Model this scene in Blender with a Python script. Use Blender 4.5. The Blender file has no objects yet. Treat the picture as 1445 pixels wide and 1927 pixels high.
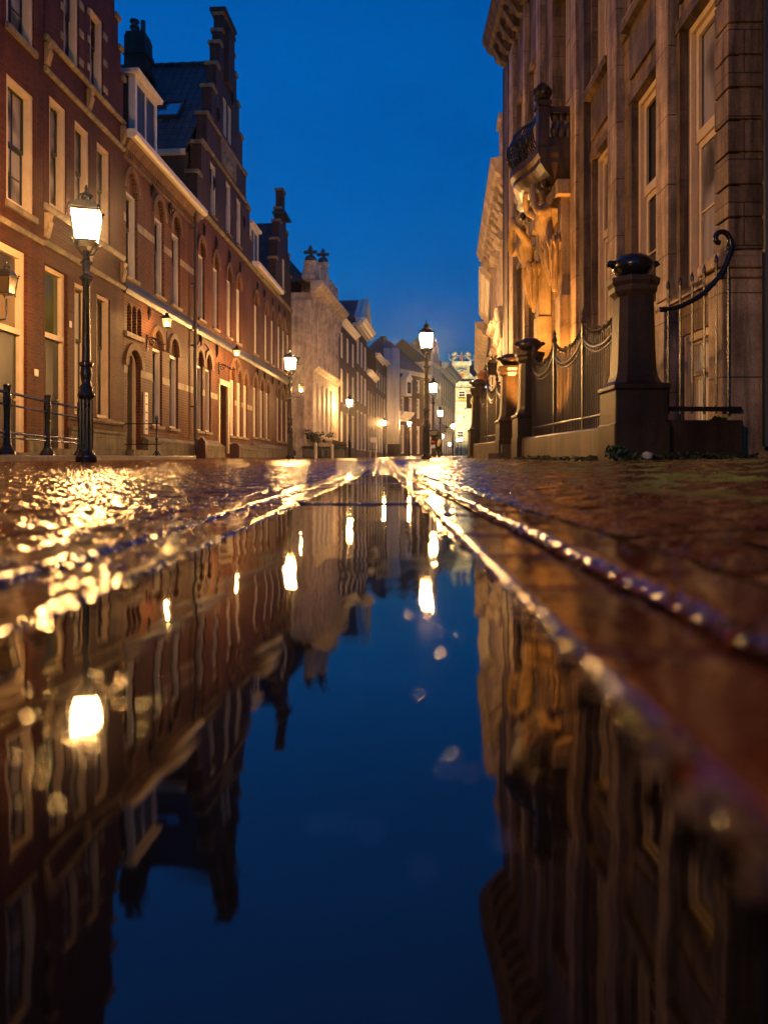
import bpy, math, random
import numpy as np
from mathutils import Vector, Matrix, noise as mnoise
random.seed(7)
R = math.radians
S = bpy.context.scene
C = S.collection

# ------------------------------------------------------------------ camera
FPX, YH, EYE = 1350.0, 876.0, 0.10          # focal length and horizon row of a 1445 px wide frame; eye height
cd = bpy.data.cameras.new("camera"); cam = bpy.data.objects.new("camera", cd); C.objects.link(cam)
S.camera = cam
cam.location = (0, 0, EYE); cam.rotation_euler = (R(90), 0, 0)
cd.sensor_fit = 'HORIZONTAL'; cd.sensor_width = 36.0
cd.lens = 36.0 * FPX / 1445.0
cd.shift_y = -(963.5 - YH) / 1445.0
cd.clip_start = 0.02; cd.clip_end = 3000
cd.dof.use_dof = True; cd.dof.focus_distance = 15.0; cd.dof.aperture_fstop = 4.4

# ------------------------------------------------------------------ sky
w = bpy.data.worlds.new("World"); S.world = w; w.use_nodes = True
nt = w.node_tree; bg = nt.nodes["Background"]
sky = nt.nodes.new("ShaderNodeTexSky"); sky.sky_type = 'NISHITA'; sky.sun_disc = False
sky.sun_elevation = R(0.0); sky.sun_rotation = R(150)
sky.air_density = 1.0; sky.dust_density = 0.2; sky.ozone_density = 6.0
geo = nt.nodes.new("ShaderNodeTexCoord"); sep = nt.nodes.new("ShaderNodeSeparateXYZ"); nt.links.new(geo.outputs['Generated'], sep.inputs[0])
rmp = nt.nodes.new("ShaderNodeValToRGB"); nt.links.new(sep.outputs[2], rmp.inputs[0])
rmp.color_ramp.elements[0].position = .05; rmp.color_ramp.elements[0].color = (.0, .78, .62, 1)
rmp.color_ramp.elements[1].position = .62; rmp.color_ramp.elements[1].color = (.0, 1.42, 1.10, 1)
tint = nt.nodes.new("ShaderNodeMix"); tint.data_type = 'RGBA'; tint.blend_type = 'MULTIPLY'; tint.clamp_result = False
tint.inputs[0].default_value = 1.0
cl = nt.nodes.new("ShaderNodeTexNoise"); cl.inputs['Scale'].default_value = 2.2; cl.inputs['Detail'].default_value = 6; cl.inputs['Roughness'].default_value = .55
cmap = nt.nodes.new("ShaderNodeMapping"); cmap.inputs['Scale'].default_value = (1, 1, 2.6); nt.links.new(geo.outputs['Generated'], cmap.inputs[0]); nt.links.new(cmap.outputs[0], cl.inputs['Vector'])
crp = nt.nodes.new("ShaderNodeValToRGB"); nt.links.new(cl.outputs[0], crp.inputs[0])
crp.color_ramp.elements[0].position = .32; crp.color_ramp.elements[0].color = (.84, .86, .88, 1); crp.color_ramp.elements[1].position = .70; crp.color_ramp.elements[1].color = (1.3, 1.14, 1.08, 1)
cmx = nt.nodes.new("ShaderNodeMix"); cmx.data_type = 'RGBA'; cmx.blend_type = 'MULTIPLY'; cmx.inputs[0].default_value = 1.0
nt.links.new(sky.outputs[0], cmx.inputs[6]); nt.links.new(crp.outputs[0], cmx.inputs[7])
nt.links.new(cmx.outputs[2], tint.inputs[6]); nt.links.new(rmp.outputs[0], tint.inputs[7]); nt.links.new(tint.outputs[2], bg.inputs[0])
bg.inputs[1].default_value = 0.86

# ------------------------------------------------------------------ view
S.render.engine = 'CYCLES'
S.view_settings.view_transform = 'Standard'; S.view_settings.look = 'None'
S.view_settings.exposure = 0.0; S.view_settings.gamma = 1.0
cy = S.cycles
cy.use_denoising = True; cy.max_bounces = 5; cy.diffuse_bounces = 2; cy.glossy_bounces = 3
cy.sample_clamp_indirect = 3.0; cy.sample_clamp_direct = 0.0; cy.blur_glossy = 0.5
cy.caustics_reflective = False; cy.caustics_refractive = False
LAMP = 590.0                                  # lantern glass radiance

# ------------------------------------------------------------------ helpers
SPLIT = {'cornice_bracket', 'stone_blocks', 'carved_bracket', 'side_wall', 'stone_band', 'coping', 'door_jamb', 'attic_panel', 'pilaster', 'side_block', 'carved_block', 'plinth', 'shutter_diamond', 'scroll', 'mirror', 'spear'}
ONE = {'stone_blocks': 'stone_block'}
class MB:
    def __init__(s): s.v = []; s.f = []
    def add(s, vs, fs):
        b = len(s.v); s.v += [tuple(p) for p in vs]; s.f += [tuple(i + b for i in f) for f in fs]; return s
    def box(s, x0, x1, y0, y1, z0, z1):
        return s.add([(x0,y0,z0),(x1,y0,z0),(x1,y1,z0),(x0,y1,z0),(x0,y0,z1),(x1,y0,z1),(x1,y1,z1),(x0,y1,z1)],
                     [(0,3,2,1),(4,5,6,7),(0,1,5,4),(1,2,6,5),(2,3,7,6),(3,0,4,7)])
    def prism(s, poly, y0, y1):                       # poly in x,z extruded along y
        n = len(poly)
        vs = [(x, y0, z) for x, z in poly] + [(x, y1, z) for x, z in poly]
        return s.add(vs, [tuple(range(n)), tuple(range(2*n-1, n-1, -1))] + [(i, n+i, n+(i+1) % n, (i+1) % n) for i in range(n)])
    def extrude_x(s, poly, x0, x1):                   # poly in y,z extruded along x
        n = len(poly)
        vs = [(x0, y, z) for y, z in poly] + [(x1, y, z) for y, z in poly]
        return s.add(vs, [tuple(range(n-1, -1, -1)), tuple(range(n, 2*n))] + [(i, (i+1) % n, n+(i+1) % n, n+i) for i in range(n)])
    def tube(s, pts, r, n=8, caps=True):
        pts = [Vector(p) for p in pts]; m = len(pts); b = len(s.v)
        rs = r if isinstance(r, (list, tuple)) else [r]*m
        up = None
        for i, p in enumerate(pts):
            t = (pts[min(i+1, m-1)] - pts[max(i-1, 0)]).normalized()
            if up is None:
                up = Vector((0, 0, 1)) if abs(t.z) < .9 else Vector((1, 0, 0))
            a = t.cross(up).normalized(); c = a.cross(t).normalized(); up = c
            for k in range(n):
                th = 2*math.pi*k/n
                s.v.append(tuple(p + (a*math.cos(th) + c*math.sin(th))*rs[i]))
        for i in range(m-1):
            for k in range(n):
                s.f.append((b+i*n+k, b+i*n+(k+1) % n, b+(i+1)*n+(k+1) % n, b+(i+1)*n+k))
        if caps:
            s.f.append(tuple(b+k for k in range(n-1, -1, -1))); s.f.append(tuple(b+(m-1)*n+k for k in range(n)))
        return s
    def lathe(s, prof, n=16, c=(0, 0, 0), rot=0.0):
        b = len(s.v); m = len(prof)
        for r, z in prof:
            for k in range(n):
                th = 2*math.pi*k/n + rot
                s.v.append((c[0]+r*math.cos(th), c[1]+r*math.sin(th), c[2]+z))
        for i in range(m-1):
            for k in range(n):
                s.f.append((b+i*n+k, b+i*n+(k+1) % n, b+(i+1)*n+(k+1) % n, b+(i+1)*n+k))
        s.f.append(tuple(b+k for k in range(n-1, -1, -1))); s.f.append(tuple(b+(m-1)*n+k for k in range(n)))
        return s
    def ball(s, c, r, n=12, m=8, jit=0.0):
        r = (r, r, r) if not isinstance(r, (tuple, list)) else r
        b = len(s.v)
        for i in range(m+1):
            ph = math.pi*i/m
            for k in range(n):
                th = 2*math.pi*k/n; j = 1+random.uniform(-jit, jit)
                s.v.append((c[0]+r[0]*math.sin(ph)*math.cos(th)*j, c[1]+r[1]*math.sin(ph)*math.sin(th)*j, c[2]-r[2]*math.cos(ph)*j))
        for i in range(m):
            for k in range(n):
                s.f.append((b+i*n+k, b+i*n+(k+1) % n, b+(i+1)*n+(k+1) % n, b+(i+1)*n+k))
        return s
    def islands(s):
        par = list(range(len(s.v)))
        def fd(a):
            while par[a] != a: par[a] = par[par[a]]; a = par[a]
            return a
        for f in s.f:
            for q in f[1:]: par[fd(q)] = fd(f[0])
        gr = {}
        for f in s.f: gr.setdefault(fd(f[0]), []).append(f)
        out = []
        for fs in gr.values():
            ids = sorted({q for f in fs for q in f}); mp = {q: i for i, q in enumerate(ids)}
            m = MB(); m.v = [s.v[q] for q in ids]; m.f = [tuple(mp[q] for q in f) for f in fs]; out.append(m)
        return out
    def build(s, name, mat, parent=None, smooth=False, dz=0.0, bevel=0.0):
        if name in SPLIT:
            isl = s.islands(); nme = ONE.get(name, name)
            if len(isl) > 1:
                for m in isl: o = m.build(nme+'_', mat, parent, smooth, dz, bevel); o.name = nme
                return o
        me = bpy.data.meshes.new(name)
        me.from_pydata([(x, y, z-dz) for x, y, z in s.v] if dz else s.v, [], s.f)
        me.materials.append(mat); me.validate()
        if smooth:
            for p in me.polygons: p.use_smooth = True
        o = bpy.data.objects.new(name, me); C.objects.link(o)
        if parent is not None: o.parent = parent
        if bevel:
            bm = o.modifiers.new("bevel", 'BEVEL'); bm.width = bevel; bm.segments = 2; bm.limit_method = 'ANGLE'
        if smooth and smooth != 2:
            try: me.set_sharp_from_angle(angle=R(40))
            except Exception: pass
        return o

def tag(o, label, cat, group=None, kind=None):
    o['label'] = label; o['category'] = cat
    if group: o['group'] = group
    if kind: o['kind'] = kind
    return o
def empty(name, loc, rz=0.0):
    o = bpy.data.objects.new(name, None); C.objects.link(o); o.empty_display_size = .3
    o.location = loc; o.rotation_euler = (0, 0, rz); return o
def children(o): return [c for c in bpy.data.objects if c.parent == o]
def copy_tree(o, parent=None):
    c = o.copy(); C.objects.link(c); c.parent = parent
    for ch in children(o): copy_tree(ch, c)
    return c
def structure(o): o['kind'] = 'structure'; return o

def G(x, y):                                     # height of the street surface
    t = y - 7.0
    L = 0.0140 * (math.log1p(math.exp(-abs(t)*1.2))/1.2 + max(t, 0))
    fade = 1.0
    cr = .06*min(max(x-.09, 0), 2.6) + .018*min(max(-.21-x, 0), 7.0)
    return L + cr*fade + .0035
def px(x, y, Y):                                 # a point of the place seen at a pixel, Y metres ahead
    return Vector(((x-722.5)/FPX*Y, Y, EYE + (YH-y)/FPX*Y))

# ------------------------------------------------------------------ materials
def nm(name):
    m = bpy.data.materials.new(name); m.use_nodes = True
    n = m.node_tree; return m, n, n.nodes["Principled BSDF"]
def N(n, t, **kw):
    a = n.nodes.new("ShaderNode"+t)
    for k, v in kw.items(): setattr(a, k, v)
    return a
def L(n, a, b): n.links.new(a, b)
def mixc(n, fac, a, b, mode='MIX'):
    m = N(n, "Mix", data_type='RGBA', blend_type=mode)
    for i, v in ((0, fac), (6, a), (7, b)):
        if hasattr(v, 'links') or hasattr(v, 'is_linked'): L(n, v, m.inputs[i])
        elif i == 0: m.inputs[0].default_value = v
        else: m.inputs[i].default_value = (*v, 1)
    return m.outputs[2]
def ramp(n, src, p0, p1, c0=(0, 0, 0), c1=(1, 1, 1)):
    r = N(n, "ValToRGB"); L(n, src, r.inputs[0])
    r.color_ramp.elements[0].position = p0; r.color_ramp.elements[1].position = p1
    r.color_ramp.elements[0].color = (*c0, 1); r.color_ramp.elements[1].color = (*c1, 1)
    return r.outputs[0]
def objcoord(n): return N(n, "TexCoord").outputs['Object']
def wallcoord(n):                                 # x+y, z of the house's own frame
    s = N(n, "SeparateXYZ"); L(n, objcoord(n), s.inputs[0])
    a = N(n, "Math", operation='ADD'); L(n, s.outputs[0], a.inputs[0]); L(n, s.outputs[1], a.inputs[1])
    c = N(n, "CombineXYZ"); L(n, a.outputs[0], c.inputs[0]); L(n, s.outputs[2], c.inputs[1])
    return c.outputs[0]
def noise(n, co, scale, detail=4, rough=.55, stretch=None):
    t = N(n, "TexNoise"); t.inputs['Scale'].default_value = scale; t.inputs['Detail'].default_value = detail
    t.inputs['Roughness'].default_value = rough
    if stretch:
        mp = N(n, "Mapping"); mp.inputs['Scale'].default_value = stretch; L(n, co, mp.inputs[0]); co = mp.outputs[0]
    L(n, co, t.inputs['Vector']); return t.outputs[0]
def bump(n, p, src, strength=.5, dist=.01):
    b = N(n, "Bump"); b.inputs['Strength'].default_value = strength; b.inputs['Distance'].default_value = dist
    L(n, src, b.inputs['Height']); L(n, b.outputs[0], p.inputs['Normal']); return b

def brick(name, c1, c2, mortar, rough=.6, bw=.22, bh=.075, msize=.013, dirt=.55):
    m, n, p = nm(name); co = wallcoord(n)
    t = N(n, "TexBrick"); t.inputs['Scale'].default_value = 1.0
    t.inputs['Brick Width'].default_value = bw; t.inputs['Row Height'].default_value = bh
    t.inputs['Mortar Size'].default_value = msize; t.inputs['Mortar Smooth'].default_value = .25
    t.inputs['Color1'].default_value = (*c1, 1); t.inputs['Color2'].default_value = (*c2, 1); t.inputs['Mortar'].default_value = (*mortar, 1)
    L(n, co, t.inputs['Vector'])
    big = ramp(n, noise(n, co, .7, 5), .3, .7, (dirt,)*3, (1.12, 1.08, 1.05))
    fine = ramp(n, noise(n, co, 14, 3), .25, .75, (.68,)*3, (1.25,)*3)
    run = ramp(n, noise(n, co, 1.0, 5, .65, (3.2, .22, 1)), .40, .60, (.62, .6, .6), (1.08,)*3)
    col = mixc(n, 1.0, mixc(n, 1.0, t.outputs[0], big, 'MULTIPLY'), fine, 'MULTIPLY')
    col = mixc(n, .8, col, mixc(n, 1.0, col, run, 'MULTIPLY'))
    L(n, col, p.inputs['Base Color']); p.inputs['Roughness'].default_value = rough; p.inputs['Specular IOR Level'].default_value = .2
    inv = N(n, "Math", operation='SUBTRACT'); inv.inputs[0].default_value = 1.0; L(n, t.outputs[1], inv.inputs[1])
    bump(n, p, inv.outputs[0], .7, .012); return m
def stone(name, c, rough=.65, joints=None, streak=.5, spots=1.0, jc=.45, bdist=.006):
    m, n, p = nm(name); co = objcoord(n); wc = wallcoord(n)
    a = ramp(n, noise(n, co, 1.5, 7, .7), .36, .66, tuple(x*.5 for x in c), tuple(x*1.18 for x in c))
    st = ramp(n, noise(n, wc, 1.0, 6, .68, (5.5, .45, 1)), .41, .58, (1-streak,)*3, (1.1,)*3)
    gr = noise(n, co, 45, 3)
    col = mixc(n, 1.0, mixc(n, 1.0, a, st, 'MULTIPLY'), ramp(n, gr, .3, .7, (.78,)*3, (1.15,)*3), 'MULTIPLY')
    h = gr
    if joints:
        t = N(n, "TexBrick"); t.inputs['Scale'].default_value = 1.0
        t.inputs['Brick Width'].default_value = joints[0]; t.inputs['Row Height'].default_value = joints[1]
        t.inputs['Mortar Size'].default_value = .008; t.inputs['Mortar Smooth'].default_value = .2
        t.inputs['Color1'].default_value = (1, 1, 1, 1); t.inputs['Color2'].default_value = (.72, .7, .68, 1); t.inputs['Mortar'].default_value = (jc,)*3+(1,)
        L(n, wc, t.inputs['Vector']); col = mixc(n, 1.0, col, t.outputs[0], 'MULTIPLY')
        s = N(n, "Math", operation='SUBTRACT'); L(n, gr, s.inputs[0])
        k = N(n, "Math", operation='MULTIPLY'); k.inputs[1].default_value = 2.0; L(n, t.outputs[1], k.inputs[0]); L(n, k.outputs[0], s.inputs[1]); h = s.outputs[0]
    L(n, col, p.inputs['Base Color']); p.inputs['Roughness'].default_value = rough
    bump(n, p, h, .6, bdist); return m
def paint(name, c, rough=.45, var=.25, scale=3.0, metal=0.0):
    m, n, p = nm(name); co = objcoord(n)
    col = ramp(n, noise(n, co, scale, 5, .65), .3, .7, tuple(x*(1-var) for x in c), tuple(min(1, x*(1+var*.4)) for x in c))
    L(n, col, p.inputs['Base Color']); p.inputs['Roughness'].default_value = rough; p.inputs['Metallic'].default_value = metal
    bump(n, p, noise(n, co, 60, 2), .25, .004); return m
def tiles(name, c, w_=.24, h_=.28, rough=.4):
    m, n, p = nm(name)
    s = N(n, "SeparateXYZ"); L(n, objcoord(n), s.inputs[0])
    cb = N(n, "CombineXYZ"); a = N(n, "Math", operation='MULTIPLY_ADD'); a.inputs[1].default_value = 0.0
    L(n, s.outputs[0], a.inputs[0]); L(n, s.outputs[1], a.inputs[2])
    L(n, a.outputs[0], cb.inputs[0]); L(n, s.outputs[2], cb.inputs[1])
    t = N(n, "TexBrick", offset=0.0); t.inputs['Scale'].default_value = 1.0
    t.inputs['Brick Width'].default_value = w_; t.inputs['Row Height'].default_value = h_
    t.inputs['Mortar Size'].default_value = .03; t.inputs['Mortar Smooth'].default_value = .8
    t.inputs['Color1'].default_value = (*c, 1); t.inputs['Color2'].default_value = (c[0]*.5, c[1]*.55, c[2]*.6, 1); t.inputs['Mortar'].default_value = (c[0]*.2, c[1]*.2, c[2]*.2, 1)
    L(n, cb.outputs[0], t.inputs['Vector'])
    moss = ramp(n, noise(n, objcoord(n), 1.5, 4), .5, .75, (1, 1, 1), (.8, 1.1, .5))
    L(n, mixc(n, 1.0, t.outputs[0], moss, 'MULTIPLY'), p.inputs['Base Color']); p.inputs['Roughness'].default_value = rough
    iv = N(n, "Math", operation='SUBTRACT'); iv.inputs[0].default_value = 1.0; L(n, t.outputs[1], iv.inputs[1])
    bump(n, p, iv.outputs[0], 1.0, .04); return m
def glass(name, c, fold=0.0, rough=.06, spec=.5):
    m, n, p = nm(name); co = wallcoord(n)
    if fold:
        wv = noise(n, co, 1.0, 2, .5, (26, .25, 1))
        col = ramp(n, wv, .3, .7, tuple(x*(1-fold) for x in c), c)
        pat = ramp(n, noise(n, co, 1.1, 1), .42, .56, (.12, .12, .13), (1, 1, 1))
        L(n, mixc(n, 1.0, col, pat, 'MULTIPLY'), p.inputs['Base Color'])
    else: p.inputs['Base Color'].default_value = (*c, 1)
    p.inputs['Roughness'].default_value = .7 if fold else rough
    p.inputs['Coat Weight'].default_value = 1.0 if fold else 0.0; p.inputs['Coat Roughness'].default_value = rough
    bump(n, p, noise(n, co, 1.7, 1), .12, .02); return m
def emit(name, c, s, tex=False):
    m, n, p = nm(name); p.inputs['Base Color'].default_value = (0.4, .35, .25, 1)
    p.inputs['Emission Color'].default_value = (*c, 1); p.inputs['Emission Strength'].default_value = s; return m

M = {}
M['brown_brick'] = brick('brown_brick', (.135, .028, .009), (.075, .016, .006), (.10, .05, .024), dirt=.5)
M['old_brick'] = brick('old_brick', (.15, .033, .010), (.085, .019, .007), (.11, .056, .026), dirt=.5)
M['red_brick'] = brick('red_brick', (.175, .040, .015), (.10, .023, .010), (.20, .115, .062), bh=.085, msize=.015, dirt=.5)
M['arch_brick'] = brick('arch_brick', (.30, .16, .085), (.24, .115, .06), (.26, .19, .125), bw=.11, bh=.085, dirt=.55)
M['dark_brick'] = brick('dark_brick', (.085, .033, .022), (.055, .022, .016), (.11, .08, .06), dirt=.6)
M['band_stone'] = stone('band_stone', (.30, .235, .15), streak=.35)
M['pale_stone'] = stone('pale_stone', (.42, .34, .24), streak=.3)
M['slate_band'] = stone('slate_band', (.075, .075, .075), rough=.35, streak=.3)
M['plinth_stone'] = stone('plinth_stone', (.20, .17, .11), joints=(.7, .3), streak=.4)
M['sandstone'] = stone('sandstone', (.36, .24, .145), joints=(1.6, .46), streak=.62, jc=.25)
M['sand_block'] = stone('sand_block', (.68, .48, .31), joints=(3.0, .9), streak=.55, jc=.25)
M['dark_sand'] = stone('dark_sand', (.24, .165, .105), joints=(1.1, .9), streak=.6)
M['gold_stone'] = stone('gold_stone', (.48, .32, .16), streak=.35)
M['pillar_stone'] = stone('pillar_stone', (.055, .034, .018), rough=.42, streak=.35, bdist=.004)
M['pillar_stone'].node_tree.nodes['Principled BSDF'].inputs['Specular IOR Level'].default_value = .3
M['cap_stone'] = stone('cap_stone', (.09, .055, .03), rough=.35, streak=.4)
M['fence_stone'] = stone('fence_stone', (.17, .125, .07), rough=.45, joints=(1.3, 1.0), streak=.45)
M['stucco'] = stone('stucco', (.66, .54, .44), streak=.22, bdist=.002)
M['stucco_joint'] = stone('stucco_joint', (.50, .38, .29), joints=(.9, .38), streak=.2, jc=.6, bdist=.002)
M['museum_stone'] = stone('museum_stone', (.68, .62, .42), joints=(1.2, .5), streak=.4, jc=.5)
M['museum_trim'] = stone('museum_trim', (.66, .61, .46), streak=.4)
M['sheeting'] = paint('sheeting', (.55, .52, .5), .5, .2, .6)
M['cream'] = paint('cream', (.74, .58, .39), .4, .15)
M['white'] = paint('white', (.78, .72, .64), .4, .15)
M['sash_black'] = paint('sash_black', (.025, .028, .032), .3)
M['door_dark'] = paint('door_dark', (.028, .026, .022), .3, .3)
M['iron'] = paint('iron', (.016, .017, .018), .22, .3, 9)
M['rust_iron'] = paint('rust_iron', (.045, .026, .016), .3, .5, 12)
M['bar_iron'] = paint('bar_iron', (.020, .014, .009), .42, .5, 20)
M['rail_iron'] = paint('rail_iron', (.10, .072, .045), .28, .5, 12)
M['pipe'] = paint('pipe', (.05, .05, .05), .45, .3)
M['roof'] = tiles('roof', (.05, .055, .06), .3, .36)
M['slate'] = paint('slate', (.03, .034, .04), .4, .3, 2)
M['chimney'] = brick('chimney', (.06, .036, .03), (.04, .026, .022), (.08, .07, .06))
M['lead'] = paint('lead', (.14, .16, .19), .35, .3)
M['pane_dark'] = glass('pane_dark', (.012, .014, .018))
M['pane_net_skytint'] = glass('pane_net_skytint', (.40, .36, .40), .35)  # net curtain; lavender tint puts the blue sky reflection into its colour
M['pane_warm'] = glass('pane_warm', (.26, .18, .10), .3)
M['pane_green'] = glass('pane_green', (.07, .085, .03), 0, .1)
M['skylight_glass'] = glass('skylight_glass', (.8, .85, .9), 0, .05); M['skylight_glass'].node_tree.nodes['Principled BSDF'].inputs['Metallic'].default_value = 1.0
M['lit_dim'] = emit('lit_dim', (1.0, .52, .2), .22)
m, n, p = nm('glow_curtain'); cr_ = ramp(n, noise(n, wallcoord(n), 1.0, 2, .5, (22, 1.2, 1)), .35, .65, (.25, .16, .08), (1, .72, .42)); L(n, cr_, p.inputs['Base Color']); L(n, cr_, p.inputs['Emission Color']); p.inputs['Emission Strength'].default_value = .16; M['glow_curtain'] = m  # glow added to the curtain colour to brighten the cellar panes
M['curtain'] = glass('curtain', (.55, .52, .5), .5, .2)
M['lamp_glass'] = emit('lamp_glass', (1.0, .50, .155), LAMP)
M['wall_lamp_glass'] = emit('wall_lamp_glass', (1.0, .56, .20), 8.0)
m, n, p = nm('wall_lamp_clear'); n.nodes.remove(p); out = n.nodes['Material Output']
tr = N(n, "BsdfTransparent"); em = N(n, "Emission"); em.inputs[0].default_value = (1, .55, .19, 1); em.inputs[1].default_value = 2.2
mx = N(n, "MixShader"); mx.inputs[0].default_value = .5; L(n, tr.outputs[0], mx.inputs[1]); L(n, em.outputs[0], mx.inputs[2]); L(n, mx.outputs[0], out.inputs[0])
M['wall_lamp_glass'] = m
M['bulb'] = emit('bulb', (1.0, .50, .15), 1900.0)
M['small_lamp_glass'] = emit('small_lamp_glass', (1.0, .66, .34), 26.0)
M['unlit_glass'] = glass('unlit_glass', (.05, .034, .018), 0, .12)
M['lit_window'] = emit('lit_window', (1.0, .6, .25), 1.6)
M['leaf'] = paint('leaf', (.05, .085, .022), .4, .5, 20)
M['dark_leaf'] = paint('dark_leaf', (.028, .04, .012), .4, .5, 20)
M['hedge'] = paint('hedge', (.04, .06, .018), .5, .5, 10)
M['planter'] = paint('planter', (.035, .032, .03), .4)
M['paper'] = paint('paper', (.6, .52, .45), .6, .3, 30)
M['bark'] = paint('bark', (.05, .038, .025), .8, .4, 15)
M['oxblood'] = paint('oxblood', (.07, .015, .012), .3, .3)
M['rubber'] = paint('rubber', (.012, .012, .012), .5)
M['scooter_white'] = paint('scooter_white', (.62, .55, .48), .2, .1)
M['scooter_dark'] = paint('scooter_dark', (.02, .02, .022), .2, .2)
M['red_lens'] = paint('red_lens', (.45, .02, .02), .15)
M['plate_blue'] = paint('plate_blue', (.45, .55, .75), .35, .1)
M['sign_black'] = paint('sign_black', (.012, .010, .010), .3)
M['sign_yellow'] = emit('sign_yellow', (1.0, .72, .04), .9)
M['sign_blue'] = emit('sign_blue', (.50, .72, 1.0), .85)
M['amber'] = paint('amber', (.55, .2, .03), .4, .5, 6)
M['shutter_yellow'] = paint('shutter_yellow', (.70, .42, .04), .4, .1)
M['shutter_dark'] = paint('shutter_dark', (.02, .025, .02), .4)
M['crest_red'] = paint('crest_red', (.5, .12, .08), .5)
M['crest_blue'] = paint('crest_blue', (.07, .16, .25), .5)
M['gilt'] = paint('gilt', (.6, .42, .16), .35, .3)

# wet clinker paving
def road_material(name, sheet):
    m, n, p = nm(name); co = objcoord(n)
    att = N(n, "Attribute"); att.attribute_name = "tone"
    c = ramp(n, att.outputs['Fac'], 0, 1, (.045, .010, .004), (.18, .038, .009))
    grain = noise(n, co, 120, 3)
    mud = ramp(n, noise(n, co, 2.3, 6, .65), .42, .62)
    col = mixc(n, mud, c, (.10, .030, .009))
    col = mixc(n, 1.0, col, ramp(n, grain, .3, .7, (.7,)*3, (1.25,)*3), 'MULTIPLY')
    s = N(n, "SeparateXYZ"); L(n, co, s.inputs[0])
    right = N(n, "MapRange"); right.inputs[1].default_value = .35; right.inputs[2].default_value = .95; L(n, s.outputs[0], right.inputs[0])
    ms = ramp(n, noise(n, co, 5, 5, .7, (1, .5, 1)), .50, .57)
    mk = N(n, "Math", operation='MULTIPLY'); L(n, ms, mk.inputs[0]); L(n, right.outputs[0], mk.inputs[1])
    if sheet:
        t = N(n, "TexBrick"); t.inputs['Scale'].default_value = 1.0; t.inputs['Brick Width'].default_value = .2; t.inputs['Row Height'].default_value = .1
        t.inputs['Mortar Size'].default_value = .008; t.inputs['Color1'].default_value = (.10, .04, .022, 1); t.inputs['Color2'].default_value = (.05, .022, .014, 1); t.inputs['Mortar'].default_value = (.02, .014, .01, 1)
        L(n, co, t.inputs['Vector']); col = mixc(n, .75, col, t.outputs[0])
    col = mixc(n, mk.outputs[0], col, (.19, .22, .012))
    L(n, col, p.inputs['Base Color'])
    wet = ramp(n, noise(n, co, 3.1, 5, .6), .38, .68, (.035,)*3, (.16,)*3)
    rg = mixc(n, mk.outputs[0], wet, (.75, .75, .75)); L(n, rg, p.inputs['Roughness'])
    p.inputs['IOR'].default_value = 1.52
    wn = N(n, "Attribute"); wn.attribute_name = "worn"; ms_ = N(n, "Math", operation='MULTIPLY_ADD'); ms_.inputs[1].default_value = -.9; ms_.inputs[2].default_value = 1.0; L(n, wn.outputs['Fac'], ms_.inputs[0])
    b2 = N(n, "Bump"); L(n, ms_.outputs[0], b2.inputs['Strength']); b2.inputs['Distance'].default_value = .009
    L(n, noise(n, co, 34, 1.5, .5, (.8, 1.3, 1)), b2.inputs['Height'])
    b1 = N(n, "Bump"); b1.inputs['Strength'].default_value = .2; b1.inputs['Distance'].default_value = .0012
    L(n, grain, b1.inputs['Height']); L(n, b2.outputs[0], b1.inputs['Normal']); L(n, b1.outputs[0], p.inputs['Normal'])
    return m
M['road'] = road_material('wet_clinkers', False)
M['road_sheet'] = road_material('wet_road', True)
m, n, p = nm('water'); co = objcoord(n)
p.inputs['Base Color'].default_value = (.006, .005, .004, 1); p.inputs['Roughness'].default_value = .03; p.inputs['IOR'].default_value = 1.74
bw = bump(n, p, noise(n, co, 12, 2, .45), .22, .004); M['water'] = m
m, n, p = nm('glint_drop'); p.inputs['Base Color'].default_value = (.05, .03, .02, 1); p.inputs['Roughness'].default_value = .07; p.inputs['IOR'].default_value = 3.6; M['glint_drop'] = m
M['mud'] = paint('mud', (.03, .018, .010), .35, .5, 30)
M['kerb'] = stone('kerb', (.24, .2, .15), rough=.3, joints=(1.2, 5.0), streak=.2)
M['pavement'] = brick('pavement', (.10, .05, .03), (.07, .035, .022), (.05, .04, .03), rough=.3)

# ------------------------------------------------------------------ ground, paving, puddle
def left_edge(y):                               # street side of the left-hand stoep / forecourt
    return -8.6+.065*y + (2.0 if y < 20.3 else .3)
def ground():
    xs = [-300, -120, -60, -30, -18, -12, -9, -7.6, -6.5, -5, -4, -3, -2, -1.2, -.7, -.42, -.205, -.2, .08, .085, .3, .6, 1, 1.5, 2, 2.6, 3.2, 4, 6, 9, 14, 22, 40, 90, 300]
    ys = [-30, -8, -3, -1, 0, .6, 1.2, 2, 3, 4, 5, 6, 7, 8, 9, 10, 11.5, 13, 15, 17, 19.5, 22, 25, 26.0, 26.05, 30, 36, 44, 55, 70, 95, 130, 180, 300, 700]
    b = MB(); nx = len(xs)
    for y in ys:
        for x in xs:
            d = .014 if (y <= 26.01 and -9 < x < 3.3) else 0.0
            if -.202 < x < .082 and y < 26: d = .050
            b.v.append((x, y, G(x, min(y, 260)) - d))
    for j in range(len(ys)-1):
        for i in range(nx-1):
            b.f.append((j*nx+i, j*nx+i+1, (j+1)*nx+i+1, (j+1)*nx+i))
    structure(b.build('ground', M['road_sheet']))
ground()
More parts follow.
